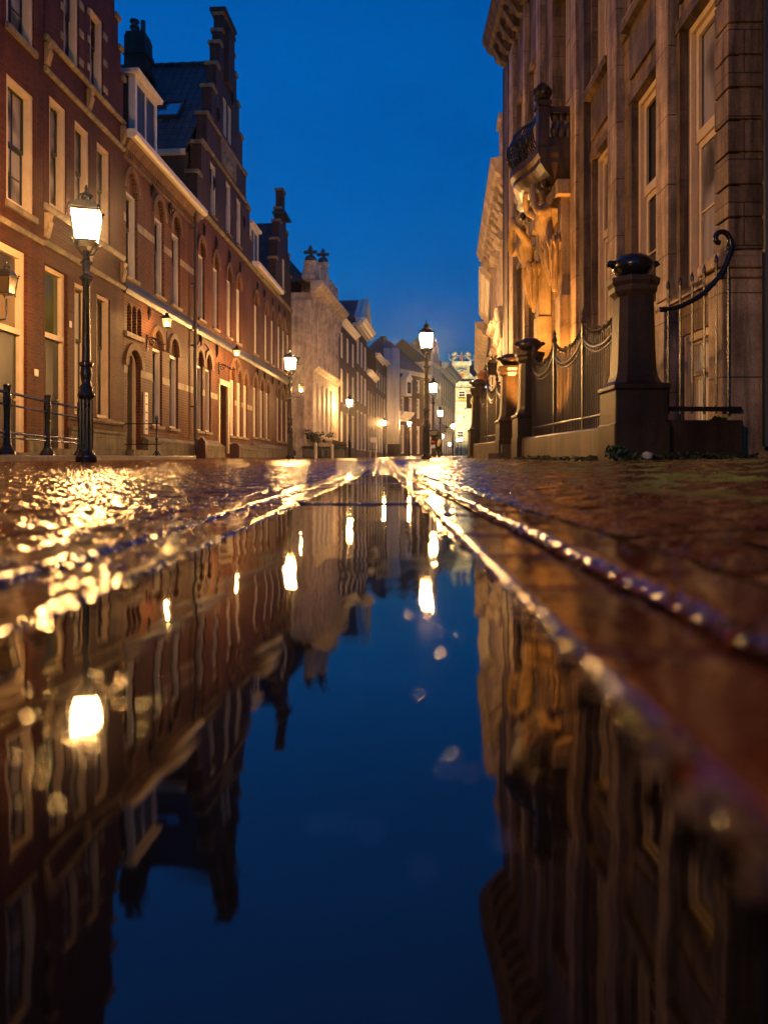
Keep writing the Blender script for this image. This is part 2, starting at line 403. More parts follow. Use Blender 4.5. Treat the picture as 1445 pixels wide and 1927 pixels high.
def paving():
    V = []; F = []; T = []; SM = []
    def shoulder(x0, x1, y0, y1, dz, rr=.009):
        cx, cy_ = (x0+x1)/2, (y0+y1)/2; z = G(cx, cy_)+dz+random.gauss(0, .0008); ty = random.gauss(0, .006)+(G(cx, cy_+.05)-G(cx, cy_-.05))/.1
        off = [0, .0018, .0036, .0056, .0080, .0108, .0140]; W_ = .014
        xs_ = [x0+.002+o for o in off] + [x0+.024, cx, x1-.024] + [x1-.002-o for o in off[::-1]]
        ny = 64 if y0 < .8 else 30; b = len(V); w_ = len(xs_); lam = random.uniform(.024, .040); ph = random.uniform(0, 6.28); tone = min(1, max(0, random.gauss(.45, .25)))
        for j in range(ny+1):
            v = 2*j/ny-1; wob = random.gauss(0, .0011); rj = rr*random.uniform(.6, 1.35)
            for x in xs_:
                d = max(0, min(x-x0-.002, x1-.002-x)); kk = .56/W_; tw = .26; td = .82-kk*min(d, W_)
                h = -(math.log(math.cos(tw))-math.log(math.cos(td)))/kk*(.8+.2*rj/rr)
                if d < .022: h += .0008*math.sin(ph+v*.1*2*math.pi/lam+.6*math.sin(v*9+ph))*(1 if y0 < 1.2 else .4)*max(0, 1-d/.022)
                SM.append(1.0); V.append((x+(wob*(.4 if y0 < .8 else 1) if d < .01 else 0), cy_+v*(y1-y0-.005)/2, z+ty*(cy_+v*.1-cy_)+h-.0016*v*v+random.gauss(0, .00014 if y0 < .8 else .00028)-(.004 if abs(v) == 1 else 0))); T.append(tone)
        for j in range(ny):
            for i in range(w_-1): F.append((b+j*w_+i, b+j*w_+i+1, b+(j+1)*w_+i+1, b+(j+1)*w_+i))
    def br(x0, x1, y0, y1, dz=0.0):
        if y1-y0 > .15 and y0 < 7 and dz > -.01: return shoulder(x0, x1, y0, y1, dz)
        g = .003; e = .0035; h = .0045
        cx, cy_ = (x0+x1)/2, (y0+y1)/2
        z = G(cx, cy_) + dz + random.gauss(0, .0011)
        tx, ty = random.gauss(0, .007), random.gauss(0, .009)
        sx = .06 if cx > .09 else (-.018 if cx < -.21 else 0)
        sy = (G(cx, cy_+.05)-G(cx, cy_-.05))/.1
        tx += sx; ty += sy
        b = len(V); tone = min(1, max(0, random.gauss(.45, .25)))
        lx, ly = x1-x0-2*g, y1-y0-2*g
        near = cy_ < 13
        nx = (6 if lx > .15 else 4) if near else 3; ny = (6 if ly > .15 else 4) if near else 3
        dome = random.uniform(.0012, .0030); nz = .00035 if near else .0002
        for j in range(ny+1):
            v = 2*j/ny-1
            for i in range(nx+1):
                u = 2*i/nx-1
                rim = i in (0, nx) or j in (0, ny)
                uu = u*(1-(.0 if i in (0, nx) else .06)); 
                X_, Y_ = cx+uu*lx/2, cy_+v*ly/2
                zz = z + (X_-cx)*tx + (Y_-cy_)*ty - dome*(.45*u*u+.75*v*v) + random.gauss(0, nz) - (.0045 if rim else 0)
                V.append((X_, Y_, zz)); T.append(tone); SM.append(0.0)
        w_ = nx+1
        for j in range(ny):
            for i in range(nx): F.append((b+j*w_+i, b+j*w_+i+1, b+(j+1)*w_+i+1, b+(j+1)*w_+i))
    y = .08
    # lengthwise rows either side of the gutter and inside it
    for x0, dz in ((.09, 0), (.19, 0), (-.31, 0), (-.41, 0), (-.21, -.03), (-.11, -.034), (-.01, -.03)):
        y = -.3 + random.uniform(0, .2)
        while y < 26:
            dd = dz
            br(x0, x0+.1, y, y+.2, dd); y += .2
    row = 0; y = -.2
    while y < 26:
        off = .1*(row % 2) + random.uniform(-.01, .01)
        x = .29 + off*0
        first = .1 if row % 2 else .2
        xr = 2.42 if y < 21 else 3.2
        br(x, x+first, y, y+.1); x += first
        while x < xr: br(x, x+.2, y, y+.1); x += .2
        x = -.41; br(x-first, x, y, y+.1); x -= first
        xl = max(left_edge(y), -.62*(y+1.2)-.6)
        while x > xl: br(x-.2, x, y, y+.1); x -= .2
        y += .1; row += 1
    me = bpy.data.meshes.new('road'); me.from_pydata(V, [], F)
    me.polygons.foreach_set('use_smooth', [True]*len(me.polygons))
    a = me.attributes.new('tone', 'FLOAT', 'POINT'); a.data.foreach_set('value', T)
    a = me.attributes.new('worn', 'FLOAT', 'POINT'); a.data.foreach_set('value', SM)
    me.materials.append(M['road']); o = bpy.data.objects.new('road', me); C.objects.link(o); structure(o)
paving()
b = MB(); b.add([(-.9, -1, 0), (.17, -1, 0), (.17, 7.2, 0), (-.9, 7.2, 0)], [(0, 1, 2, 3)])
structure(b.build('puddle_water', M['water']))
# ridge of silt and wet leaves across the gutter
for ry, hh in ((1.86, 1.0), (3.95, .75)):
    b = MB(); nn = 44
    for i in range(nn+1):
        t = i/nn; x = -.30+.40*t
        for k, (dy, h) in enumerate(((-.03, -.012), (-.016, .0035), (-.002, .006), (.014, .003), (.03, -.012))):
            yy = ry + .02*math.sin(t*5+ry) + dy*(1+.4*math.sin(t*23))*ry/1.86 + (.10*(.25-t) if t < .25 else 0)
            b.v.append((x, yy, h*hh*(.7+.6*mnoise.noise(Vector((t*14, k, ry)))) + (.004 if x < -.21 or x > .09 else 0)))
    for i in range(nn):
        for k in range(4): b.f.append((i*5+k, i*5+5+k, i*5+6+k, i*5+1+k))
    structure(b.build('mud', M['mud'], smooth=2))
# small lens caps added on brick edges and water to catch lamp glints
b = MB()
def bead(x, y, z, r, f=.07, n_=10, m_=4, sx=0.0, sy=0.0):
    base = len(b.v); b.v.append((x, y, z+r*f))
    for i in range(1, m_+1):
        q = i/m_
        for k in range(n_):
            th = 2*math.pi*k/n_; b.v.append((x+r*q*math.cos(th), y+r*q*math.sin(th), z+r*f*(1-q*q)+r*q*(sx*math.cos(th)+sy*math.sin(th))))
    for k in range(n_): b.f.append((base, base+1+k, base+1+(k+1) % n_))
    for i in range(m_-1):
        for k in range(n_): b.f.append((base+1+i*n_+k, base+1+(i+1)*n_+k, base+1+(i+1)*n_+(k+1) % n_, base+1+i*n_+(k+1) % n_))
for _ in range(260):
    y = .1*math.exp(random.uniform(.4, 3.6)); x = random.choice((.086, .092, .096, .189, .194)) + random.gauss(0, .003)
    bead(x, y, G(x, y)+.0022, random.uniform(.003, .0058))
for _ in range(300):
    y = .1*math.exp(random.uniform(.9, 3.8)); x = random.choice((-.206, -.214, -.222, -.31)) + random.gauss(0, .005)
    bead(x, y, G(x, y)+.0022, random.uniform(.003, .006))
for _ in range(900):
    y = .1*math.exp(random.uniform(1.2, 4.2)); x = -.22-abs(random.gauss(0, .30))*min(3, y) if random.random() < .72 else .1+abs(random.gauss(0, .25))*min(2.4, y)
    bead(x, y, G(x, y)+.0015, random.uniform(.0025, .0055))
for X, Y in ((.020, .235), (.027, .232), (-.012, .20), (-.019, .1995), (.032, .19), (-.13, .245), (-.16, .25), (-.115, .262), (-.145, .285), (-.10, .30), (-.125, .225), (-.165, .27), (-.18, .265), (-.19, .285), (-.15, .262), (-.075, .27), (.05, .33), (.03, .38), (-.175, .31), (-.12, .33)):
    bead(X, Y, .0001, random.uniform(.0016, .003), .06)
for _ in range(3300):
    y = .55*math.exp(random.uniform(0, 3.0)); y = math.floor(y*10)/10 + .1 + (-.014+random.gauss(0, .008) if random.random() < .75 else random.uniform(-.1, 0)); x = -.24-random.random()**1.25*.64*(y+.25)
    bead(x, y, G(x, y)+.0005, random.uniform(.0022, .0042)*min(2.6, .75+.25*y), random.uniform(.16, .42), 7, 3)
for _ in range(420):                            # tilted caps added on the gutter bricks' rounded shoulder to glint at the lamps
    y = .115*math.exp(random.uniform(0, 2.6)*random.choice((1, .55))); second = random.random() < .22
    x = (.197 if second else .0985) + random.gauss(0, .0022)
    bead(x, y, G(x, y)-.0018, random.uniform(.0022, .0044), random.uniform(.09, .20), 12, 5, random.gauss(.52, .13), random.gauss(-.2, .12))
for _ in range(1900):
    y = .4*math.exp(random.uniform(0, 3.1)); x = .2+random.random()**1.2*min(2.1, .55*(y+.1))
    bead(x, y, G(x, y)+.0005, random.uniform(.002, .0036)*min(2.2, .75+.25*y), random.uniform(.16, .42), 7, 3)
for _ in range(60):
    bead(random.uniform(-.20, -.09), random.uniform(.205, .345), .0001, random.uniform(.0008, .0018), random.uniform(.05, .10))
for _ in range(14):
    bead(random.uniform(-.03, .06), random.uniform(.17, .5), .0001, random.uniform(.001, .002), random.uniform(.05, .09))
tag(b.build('glint_beads', M['glint_drop'], smooth=2), 'small lens beads added to catch lamp glints along the brick edges of the puddle', 'water beads', kind='stuff')

# raised stoep with its kerb, left
b = MB()
ya, yb = 2.0, 20.3; steps = 14
for i in range(steps+1):
    y = ya+(yb-ya)*i/steps; xf = -8.6+.065*y; xk = xf+1.8
    z = G(xk, y)+.085
    b.v += [(xf-.3, y, z+.02), (xk, y, z)]
for i in range(steps): b.f.append((2*i, 2*i+1, 2*i+3, 2*i+2))
b.f.append((2*steps, 2*steps+1, 2*steps+1)) if False else None
structure(b.build('pavement', M['pavement']))
b = MB(); pr = None
for i in range(steps+1):
    y = ya+(yb-ya)*i/steps; xk = -8.6+.065*y+1.8; z = G(xk, y)+.09
    k = len(b.v); b.v += [(xk, y, z), (xk+.15, y, z), (xk+.165, y, z-.015), (xk+.17, y, z-.16), (xk, y, z-.16)]
    if pr is not None:
        for q in range(4): b.f.append((pr+q, pr+q+1, k+q+1, k+q))
    pr = k
b.f.append((k, k+1, k+2, k+3, k+4))
structure(b.build('kerb', M['kerb']))

# ------------------------------------------------------------------ houses
class House:
    def __init__(s, name, label, cat, x0, y0, x1, y1, group=None):
        s.p0 = Vector((x0, y0)); d = Vector((x1-x0, y1-y0)); s.len = d.length; s.d = d/s.len
        s.n = Vector((-s.d.y, s.d.x))
        s.zb = min(G(x0, y0), G(x1, y1)) - .03
        s.root = empty(name, (x0, y0, s.zb), math.atan2(s.d.y, s.d.x)); tag(s.root, label, cat, group)
    def build(s, mb, name, mat, parent=None, **k): return mb.build(name, M[mat], parent or s.root, dz=s.zb, **k)
    def at(s, x, off=0.0):                        # distance along the front seen at pixel column x
        u = (x-722.5)/FPX; p = s.p0 + s.n*off
        return (u*p.y - p.x)/(s.d.x - u*s.d.y)
    def world(s, a, y, z): q = s.p0 + s.d*a + s.n*y; return Vector((q.x, q.y, z))

def arc_pts(x0, x1, zs, zc, n=10, pointed=False):
    r = (x1-x0)/2; cx = (x0+x1)/2; out = []
    for i in range(n+1):
        th = math.pi*i/n
        if pointed:
            t = i/n; k = t if t <= .5 else 1-t; a = k*2
            x = x0 + r*(1-math.cos(a*math.pi/2*.78)/1)/(1-math.cos(math.pi/2*.78)) if t <= .5 else x1 - r*(1-math.cos(a*math.pi/2*.78))/(1-math.cos(math.pi/2*.78))
            out.append((x, zs+(zc-zs)*math.sin(a*math.pi/2*.78)/math.sin(math.pi/2*.78)))
        else: out.append((cx-r*math.cos(th), zs+(zc-zs)*math.sin(th)))
    return out

def wall(H, outline, openings, mat, depth=7.0, zE=99.0, rd=.2, name='wall', y=0.0, par=.4, parent=None):
    """outline: list of rects (x0,x1,z0,z1); openings: dicts x0,x1,z0,z1,[arch spring z],[rd]"""
    xs = sorted({round(v, 4) for r in outline for v in r[:2]} | {round(v, 4) for o in openings for v in (o['x0'], o['x1'])})
    zs = sorted({round(v, 4) for r in outline for v in r[2:]} | {round(v, 4) for o in openings for v in (o['z0'], o['z1'])} | {zE})
    b = MB(); nx, nz = len(xs)-1, len(zs)-1; idx = {}
    def P(i, j, yy):
        k = (i, j, round(yy, 4))
        if k not in idx: idx[k] = len(b.v); b.v.append((xs[i], y+yy, zs[j]))
        return idx[k]
    st = {}
    for i in range(nx):
        for j in range(nz):
            cx, cz = (xs[i]+xs[i+1])/2, (zs[j]+zs[j+1])/2; v = None
            if any(r[0] < cx < r[1] and r[2] < cz < r[3] for r in outline):
                v = 1
                for o in openings:
                    if o['x0'] < cx < o['x1'] and o['z0'] < cz < o['z1']: v = o
            st[i, j] = v
    for (i, j), v in st.items():
        if v != 1: continue
        b.f.append((P(i, j, 0), P(i+1, j, 0), P(i+1, j+1, 0), P(i, j+1, 0)))
        up = zs[j] >= zE - 1e-6
        if up: b.f.append((P(i, j, par), P(i, j+1, par), P(i+1, j+1, par), P(i+1, j, par)))
        for (di, dj, e) in ((-1, 0, ((0, 0), (0, 1))), (1, 0, ((1, 1), (1, 0))), (0, -1, ((1, 0), (0, 0))), (0, 1, ((0, 1), (1, 1)))):
            nb = st.get((i+di, j+dj))
            if nb == 1: continue
            if isinstance(nb, dict): dp = nb.get('rd', rd)
            elif dj == 1: dp = par
            else: dp = par if up else depth
            a, c = e; A = (i+a[0], j+a[1]); Cc = (i+c[0], j+c[1])
            b.f.append((P(*A, 0), P(*Cc, 0), P(*Cc, dp), P(*A, dp)))
    for o in openings:
        if 'arch' in o:
            pts = arc_pts(o['x0'], o['x1'], o['arch'], o['z1'], pointed=o.get('pointed', False)); r_ = o.get('rd', rd)
            n_ = len(pts); h = n_//2
            for side in (0, 1):
                seq = pts[:h+1] if side == 0 else pts[h:]
                cor = (o['x0'], o['z1']) if side == 0 else (o['x1'], o['z1'])
                k = len(b.v); b.v.append((cor[0], y, cor[1])); b.v += [(px_, y, pz) for px_, pz in seq]
                for q in range(len(seq)-1): b.f.append((k, k+1+q, k+2+q))
            k = len(b.v)
            for px_, pz in pts: b.v += [(px_, y, pz), (px_, y+r_, pz)]
            for q in range(n_-1): b.f.append((k+2*q, k+2*q+2, k+2*q+3, k+2*q+1))
    return H.build(b, name, mat, parent)

def window(H, x0, x1, z0, z1, y=.14, frame='white', sash='sash_black', pane='pane_dark', fw=.085, mid=.6, vb=0, hb=0, sill='pale_stone', parent=None, sillz=.1, sb=.04, name='window', jd=None):
    y = max(y, .19) if jd is None else y; b = MB(); yo = y-(jd or .15); d = y+.06
    b.box(x0, x0+fw, yo, d, z0, z1).box(x1-fw, x1, yo, d, z0, z1).box(x0+fw, x1-fw, yo+.004, d, z1-fw, z1).box(x0+fw, x1-fw, yo+.004, d, z0, z0+fw*.8)
    o = H.build(b, name, frame, parent)
    a0, a1, c0, c1 = x0+fw, x1-fw, z0+fw*.8, z1-fw
    b = MB(); zm = c0+(c1-c0)*mid; s0 = y-.012
    for (q0, q1, yy) in ((c0, zm, s0+.03), (zm, c1, s0)):
        b.box(a0, a0+sb, yy, yy+.04, q0, q1).box(a1-sb, a1, yy, yy+.04, q0, q1)
        b.box(a0+sb, a1-sb, yy-.002, yy+.04, q0, q0+sb*1.6).box(a0+sb, a1-sb, yy-.002, yy+.04, q1-sb, q1)
        for k in range(vb):
            xx = a0+(a1-a0)*(k+1)/(vb+1); b.box(xx-.012, xx+.012, yy+.004, yy+.038, q0+sb*1.6, q1-sb)
    for k in range(hb):
        zz = c0+(zm-c0)*(k+1)/(hb+1); b.box(a0+sb, a1-sb, s0+.036, s0+.066, zz-.012, zz+.012)
    H.build(b, 'sash', sash, o)
    b = MB(); b.box(a0, a1, y+.045, y+.075, c0, c1); H.build(b, 'pane', pane, o)
    if sill:
        b = MB(); b.extrude_x([(-.07, z0-sillz), (-.075, z0-.02), (-.05, z0-.004), (y+.05, z0-.001), (y+.05, z0-sillz)], x0-.05, x1+.05); H.build(b, 'sill', sill, o)
    return o
def ring(H, x0, x1, zs, zc, t, y0, y1, mat='arch_brick', pointed=False, name='arch', parent=None):
    a = arc_pts(x0, x1, zs, zc, 12, pointed); o = arc_pts(x0-t, x1+t, zs, zc+t, 12, pointed)
    b = MB(); n_ = len(a)
    for (p, q) in zip(a, o): b.v += [(p[0], y0, p[1]), (q[0], y0, q[1]), (q[0], y1, q[1]), (p[0], y1, p[1])]
    for i in range(n_-1):
        for k in range(4): b.f.append((4*i+k, 4*i+4+k, 4*i+4+(k+1) % 4, 4*i+(k+1) % 4))
    b.f.append((0, 1, 2, 3)); k = 4*(n_-1); b.f.append((k+3, k+2, k+1, k))
    return H.build(b, name, mat, parent)
def arched(H, x0, x1, z0, zw, zc, tymp='arch_brick', pane='pane_dark', arch_mat='arch_brick', **k):
    """an arched recess with a straight-headed window under a filled tympanum; returns its opening"""
    pts = arc_pts(x0, x1, zw, zc, 10); b = MB(); b.prism([(x0, zw-.02)] + pts[1:-1] + [(x1, zw-.02)], .12, .28); H.build(b, 'tympanum', tymp)
    window(H, x0, x1, z0, zw-.02, y=.23, pane=pane, **k)
    ring(H, x0, x1, zw, zc, .17, -.06, .02, arch_mat)
    return dict(x0=x0, x1=x1, z0=z0, z1=zc, arch=zw, rd=.32)
def band(H, x0, x1, z0, z1, pr=.06, mat='band_stone', slope=.03, name='string_course', parent=None, y1=.02):
    b = MB(); b.extrude_x([(y1, z0), (-pr*.5, z0), (-pr, z0+(z1-z0)*.45), (-pr, z1-slope), (y1, z1)], x0, x1); return H.build(b, name, mat, parent)
def cornice(H, x0, x1, z0, z1, pr, mat='white', name='cornice', parent=None, cap=None):
    h = z1-z0
    b = MB(); b.extrude_x([(.05, z0), (-.05, z0), (-.06, z0+.22*h), (-pr*.45, z0+.36*h), (-pr*.5, z0+.5*h), (-pr*.8, z0+.62*h), (-pr*.85, z0+.72*h), (-pr, z0+.84*h), (-pr, z1-.03*h), (.05, z1)], x0, x1)
    return H.build(b, name, mat, parent)
def door(H, x0, x1, z0, z1, zt, y=.2, frame='cream', leaf='door_dark', light='pane_dark', fw=.12, parent=None):
    b = MB(); yo, d = y-.08, y+.08
    b.box(x0, x0+fw, yo, d, z0, z1).box(x1-fw, x1, yo, d, z0, z1).box(x0+fw, x1-fw, yo+.003, d, z1-fw, z1).box(x0+fw, x1-fw, yo-.02, d, zt, zt+.12)
    o = H.build(b, 'door', frame, parent)
    a0, a1 = x0+fw, x1-fw
    b = MB(); b.box(a0, a1, y, y+.06, z0, zt)
    for q0, q1 in ((.06, .36), (.42, .94)):
        zz0, zz1 = z0+(zt-z0)*q0, z0+(zt-z0)*q1; m_ = .12
        b.box(a0+m_, a1-m_, y-.018, y, zz0, zz1)
        b.box(a0+m_+.05, a1-m_-.05, y-.03, y-.018, zz0+.06, zz1-.06)
    H.build(b, 'door_leaf', leaf, o)
    b = MB(); b.box(a0, a1, y+.02, y+.05, zt+.12, z1-fw); H.build(b, 'fanlight', light, o)
    b = MB(); b.ball((a1-.12, y-.06, z0+(zt-z0)*.45), .035, 10, 6).tube([(a1-.12, y-.06, z0+(zt-z0)*.45), (a1-.12, y, z0+(zt-z0)*.45)], .012, 6); H.build(b, 'handle', 'gilt', o, smooth=True)
    return o
def gable_roof(H, x0, x1, y0, y1, ze, zr, mat='roof', t=.12, ov=.1):
    b = MB(); xm = (x0+x1)/2
    for sx, xe in ((-1, x0-ov), (1, x1+ov)):
        zz = ze - ov*(zr-ze)/(xm-x0)
        b.prism([(xe, zz), (xm, zr), (xm, zr+t), (xe, zz+t)], y0, y1)
    return H.build(b, 'roof', mat)
def ridge_roof(H, x0, x1, y0, y1, ze, zr, mat='roof', hip=0.0, ov=.0):
    ym = (y0+y1)/2; b = MB(); ze += .012
    b.add([(x0-ov, y0, ze), (x1+ov, y0, ze), (x1+ov, y1, ze), (x0-ov, y1, ze), (x0+hip, ym, zr), (x1-hip, ym, zr)],
          [(0, 1, 5, 4), (2, 3, 4, 5), (1, 2, 5), (3, 0, 4)])
    return H.build(b, 'roof', mat)
def dormer(H, x0, x1, z0, z1, y0=.25, dep=2.2, pane='pane_dark'):
    b = MB(); b.box(x0+.04, x1-.04, y0+.05, y0+dep, z0, z1-.05); o = H.build(b, 'dormer', 'slate')
    b = MB(); b.extrude_x([(y0-.12, z1-.03), (y0-.16, z1+.08), (y0+dep, z1+.1), (y0+dep, z1-.03)], x0-.14, x1+.14); H.build(b, 'dormer_roof', 'white', o)
    b = MB(); b.box(x0, x0+.14, y0, y0+.2, z0, z1-.03).box(x1-.14, x1, y0, y0+.2, z0, z1-.03).box(x0+.14, x1-.14, y0+.003, y0+.2, z1-.2, z1-.03).box(x0+.14, x1-.14, y0+.003, y0+.2, z0, z0+.12)
    xm = (x0+x1)/2; b.box(xm-.04, xm+.04, y0+.02, y0+.1, z0+.12, z1-.2); H.build(b, 'dormer_frame', 'white', o)
    b = MB(); b.box(x0+.14, x1-.14, y0+.06, y0+.049+.03, z0+.12, z1-.2); H.build(b, 'dormer_pane', pane, o)
    return o
def steps_outline(xc, lv, z0, zbase_half):
    """lv: list of (half width, top z) from the bottom up"""
    out = []; z = z0
    for hw, zt in lv: out.append((xc-hw, xc+hw, z, zt)); z = zt
    return out
def copings(H, xc, lv, mat='band_stone', t=.13, ov=.07, par=.4):
    b = MB()
    for i, (hw, zt) in enumerate(lv):
        nh = lv[i+1][0] if i+1 < len(lv) else 0
        if nh == 0: b.box(xc-hw-ov, xc+hw+ov, -ov, par+ov, zt, zt+t)
        else:
            for s_ in (-1, 1):
                a, c = sorted((xc+s_*(hw+ov), xc+s_*(nh))); b.box(a, c, -ov, par+ov, zt, zt+t)
    return H.build(b, 'coping', mat)
def anchor(H, x, z, h=.45):
    b = MB(); b.tube([(x, -.02, z-h/2), (x, -.045, z-h*.2), (x, -.045, z+h*.2), (x, -.02, z+h/2)], [.015, .05, .05, .012], 6).box(x-.09, x+.09, -.05, -.015, z-.035, z+.035)
    H.build(b, 'wall_anchor', 'iron')

# ---- A1: tall brown brick house at the left edge
XF = lambda y: -8.6+.065*y
A1 = House('brick_house', 'brown brick house with tall cream framed sash windows at the left edge of the street', 'house', XF(7), 7, XF(15.95), 15.95)
ops = []
for yr in (10.3, 12.9, 15.58):
    for z0, z1 in ((5.5, 8.1), (9.1, 11.6), (12.6, 14.6)):
        a0, a1 = yr-1.02-7, yr-7
        ops.append(dict(x0=a0, x1=a1, z0=z0, z1=z1, rd=.28))
        window(A1, a0, a1, z0, z1, y=.12, frame='cream', pane='pane_net_skytint', fw=.11, mid=.5, vb=1, hb=1, sill='band_stone', sillz=.14)
ops.append(dict(x0=6.65, x1=8.3, z0=.35, z1=4.62, rd=.25)); door(A1, 6.65, 8.3, .35, 4.62, 2.85, y=.15, fw=.16, light='pane_warm')
for a in (1.6, 3.9):
    ops.append(dict(x0=a, x1=a+1.2, z0=1.4, z1=4.5, rd=.28)); window(A1, a, a+1.2, 1.4, 4.5, y=.12, frame='cream', pane='pane_warm', fw=.11, vb=1, sill='band_stone')
wall(A1, [(0, A1.len-.012, -.3, 15.6)], ops, 'old_brick', depth=8)
band(A1, 0, A1.len-.02, 4.98, 5.12, .05, name='string_course'); cornice(A1, 0, A1.len-.02, 15.0, 15.6, .45)
b = MB(); b.box(0, 6.6, -.05, .1, -.2, .75).box(8.32, 8.93, -.05, .1, -.2, .75); A1.build(b, 'plinth', 'plinth_stone')
b = MB(); b.box(8.58, 8.72, -.02, .01, 2.05, 2.2); A1.build(b, 'number_plate', 'white')
b = MB(); b.box(6.5, 8.5, -.9, -.05, -.1, .27).box(6.6, 8.4, -.5, -.05, .27, .36); A1.build(b, 'doorstep', 'plinth_stone')

# ---- A2: narrow stepped-gable house
A2 = House('stepped_gable_house', 'narrow dark red brick house with yellow string courses, behind the nearest lit street lamp', 'house', XF(15.95), 15.95, XF(20.1), 20.1)
o_ = 15.95; ops = []
for yr in (16.95, 18.1, 19.25):
    a0, a1 = yr-.76-o_, yr-o_
    ops.append(dict(x0=a0, x1=a1, z0=6.0, z1=8.5, rd=.28)); window(A2, a0, a1, 6.0, 8.5, y=.16, frame='cream', fw=.1, mid=.55, vb=1, pane='pane_net_skytint', sill=None)
    if yr > 17:
        ops.append(dict(x0=a0, x1=a1, z0=1.35, z1=4.55, rd=.28)); window(A2, a0, a1, 1.35, 4.55, y=.16, frame='cream', fw=.1, mid=.58, vb=1, pane='lit_dim' if yr < 18.5 else 'pane_warm', sill='band_stone')
ops.append(dict(x0=.05, x1=1.05, z0=.5, z1=4.62, rd=.28)); door(A2, .05, 1.05, .5, 4.62, 3.0, y=.17, light='pane_green', fw=.11)
for yr in (17.55, 18.85):
    a0, a1 = yr-.72-o_, yr-o_
    ops.append(dict(x0=a0, x1=a1, z0=9.75, z1=11.75, rd=.28)); window(A2, a0, a1, 9.75, 11.75, y=.16, frame='cream', fw=.1, mid=.6, pane='pane_net_skytint', sill=None)
    b = MB()
    for zz in (9.95, 10.65, 11.35):
        b.box(a1, a1+.22, -.02, .1, zz, zz+.16).box(a0-.16, a0, -.02, .1, zz+.1, zz+.26)
    A2.build(b, 'stone_blocks', 'pale_stone')
lvA = [(2.05, 10.85), (1.9, 11.6), (1.72, 12.35), (1.5, 13.1), (1.2, 13.9), (.85, 14.8), (.5, 15.7)]
xc = 2.08
wall(A2, [(0, A2.len-.012, -.3, 9.6)] + steps_outline(xc, lvA, 9.6, 0), ops, 'brown_brick', depth=8, zE=9.6)
copings(A2, xc, lvA)
band(A2, 0, A2.len-.02, 9.6, 9.74, .09); band(A2, 0, A2.len-.02, 8.88, 9.02, .08); band(A2, 0, A2.len-.02, 5.0, 5.14, .09); band(A2, 0, A2.len-.02, 5.82, 5.98, .08)
for a in (.02, 2.0, 3.95):
    b = MB()
    for zz, hh in ((5.2, .55), (9.05, .5)):
        b.extrude_x([(.02, zz), (-.05, zz+.02), (-.13, zz+hh*.6), (-.10, zz+hh*.75), (-.14, zz+hh*.97), (.02, zz+hh)], a, a+.16)
    A2.build(b, 'carved_bracket', 'gold_stone')
b = MB(); b.box(1.1, A2.len-.02, -.07, .1, -.2, .95).box(1.1, A2.len-.02, -.1, .1, .95, 1.02); A2.build(b, 'plinth', 'plinth_stone')
band(A2, 1.1, A2.len-.02, 1.2, 1.32, .06, 'pale_stone', name='sill_course')
gable_roof(A2, .05, A2.len-.05, .38, 8, 9.6, 14.6, ov=0)
b = MB(); b.box(-.02+.1, 1.1, -.55, 0, -.1, .22).box(.08, 1.08, -.28, 0, .22, .48); A2.build(b, 'doorstep', 'plinth_stone')
b = MB(); b.box(1.13, 1.22, -.02, .01, 3.4, 3.55); A2.build(b, 'number_plate', 'white')

# ---- B: arcaded brick house
B = House('arcaded_brick_house', 'orange red brick house with round arched windows, a white gutter and a white dormer', 'house', XF(20.1), 20.1, XF(26.4), 26.4)
o_ = 20.1; ops = []
for yr in (21.05, 23.15, 24.65):
    ops.append(arched(B, yr-.8-o_, yr-o_, 5.5, 7.95, 8.52))
for yr in (23.0, 24.45):
    ops.append(arched(B, yr-.8-o_, yr-o_, 1.35, 3.8, 4.35, pane='pane_net_skytint'))
ops.append(dict(x0=.25, x1=1.2, z0=.55, z1=3.45, arch=2.95, rd=.3))
dd = MB(); dd.prism([(.25, .55), (1.2, .55)] + arc_pts(.25, 1.2, 2.95, 3.45)[::-1], .22, .3); ob = B.build(dd, 'door', 'door_dark')
ring(B, .37, 1.08, 2.95, 3.33, .1, .14, .24, 'cream', name='door_frame', parent=ob)
b = MB(); b.box(.27, .37, .14, .24, .55, 2.95).box(1.08, 1.18, .14, .24, .55, 2.95); B.build(b, 'door_jamb', 'cream', ob)
ring(B, .25, 1.2, 2.95, 3.45, .2, -.05, .02)
for a in (.22, .58, .94):
    ops.append(dict(x0=a, x1=a+.3, z0=3.9, z1=4.75, arch=4.5, pointed=True, rd=.16))
b = MB(); b.box(.22, 1.24, .13, .2, 3.9, 4.8); B.build(b, 'niche_back', 'red_brick')
b = MB(); b.box(.1, 1.36, -.06, .12, 3.76, 3.9); B.build(b, 'niche_sill', 'pale_stone')
wall(B, [(0, B.len-.012, -.3, 9.3)], ops, 'red_brick', depth=8)
b = MB()
for q in range(38):
    a = .05+q*.15; b.box(a, a+.075, -.07, .02, 8.86, 9.0)
b.extrude_x([(.02, 8.74), (-.04, 8.74), (-.04, 8.84), (.02, 8.84)], 0, B.len-.02); b.extrude_x([(.02, 9.02), (-.1, 9.02), (-.12, 9.12), (-.2, 9.3), (.02, 9.3)], 0, B.len-.02)
B.build(b, 'dentil_frieze', 'arch_brick')
b = MB(); b.extrude_x([(.1, 9.3), (-.3, 9.3), (-.38, 9.36), (-.38, 9.5), (-.32, 9.54), (.1, 9.56)], -.02, B.len+.1); B.build(b, 'gutter', 'white')
band(B, 0, B.len-.02, 4.95, 5.42, .12, 'slate_band', slope=.35)
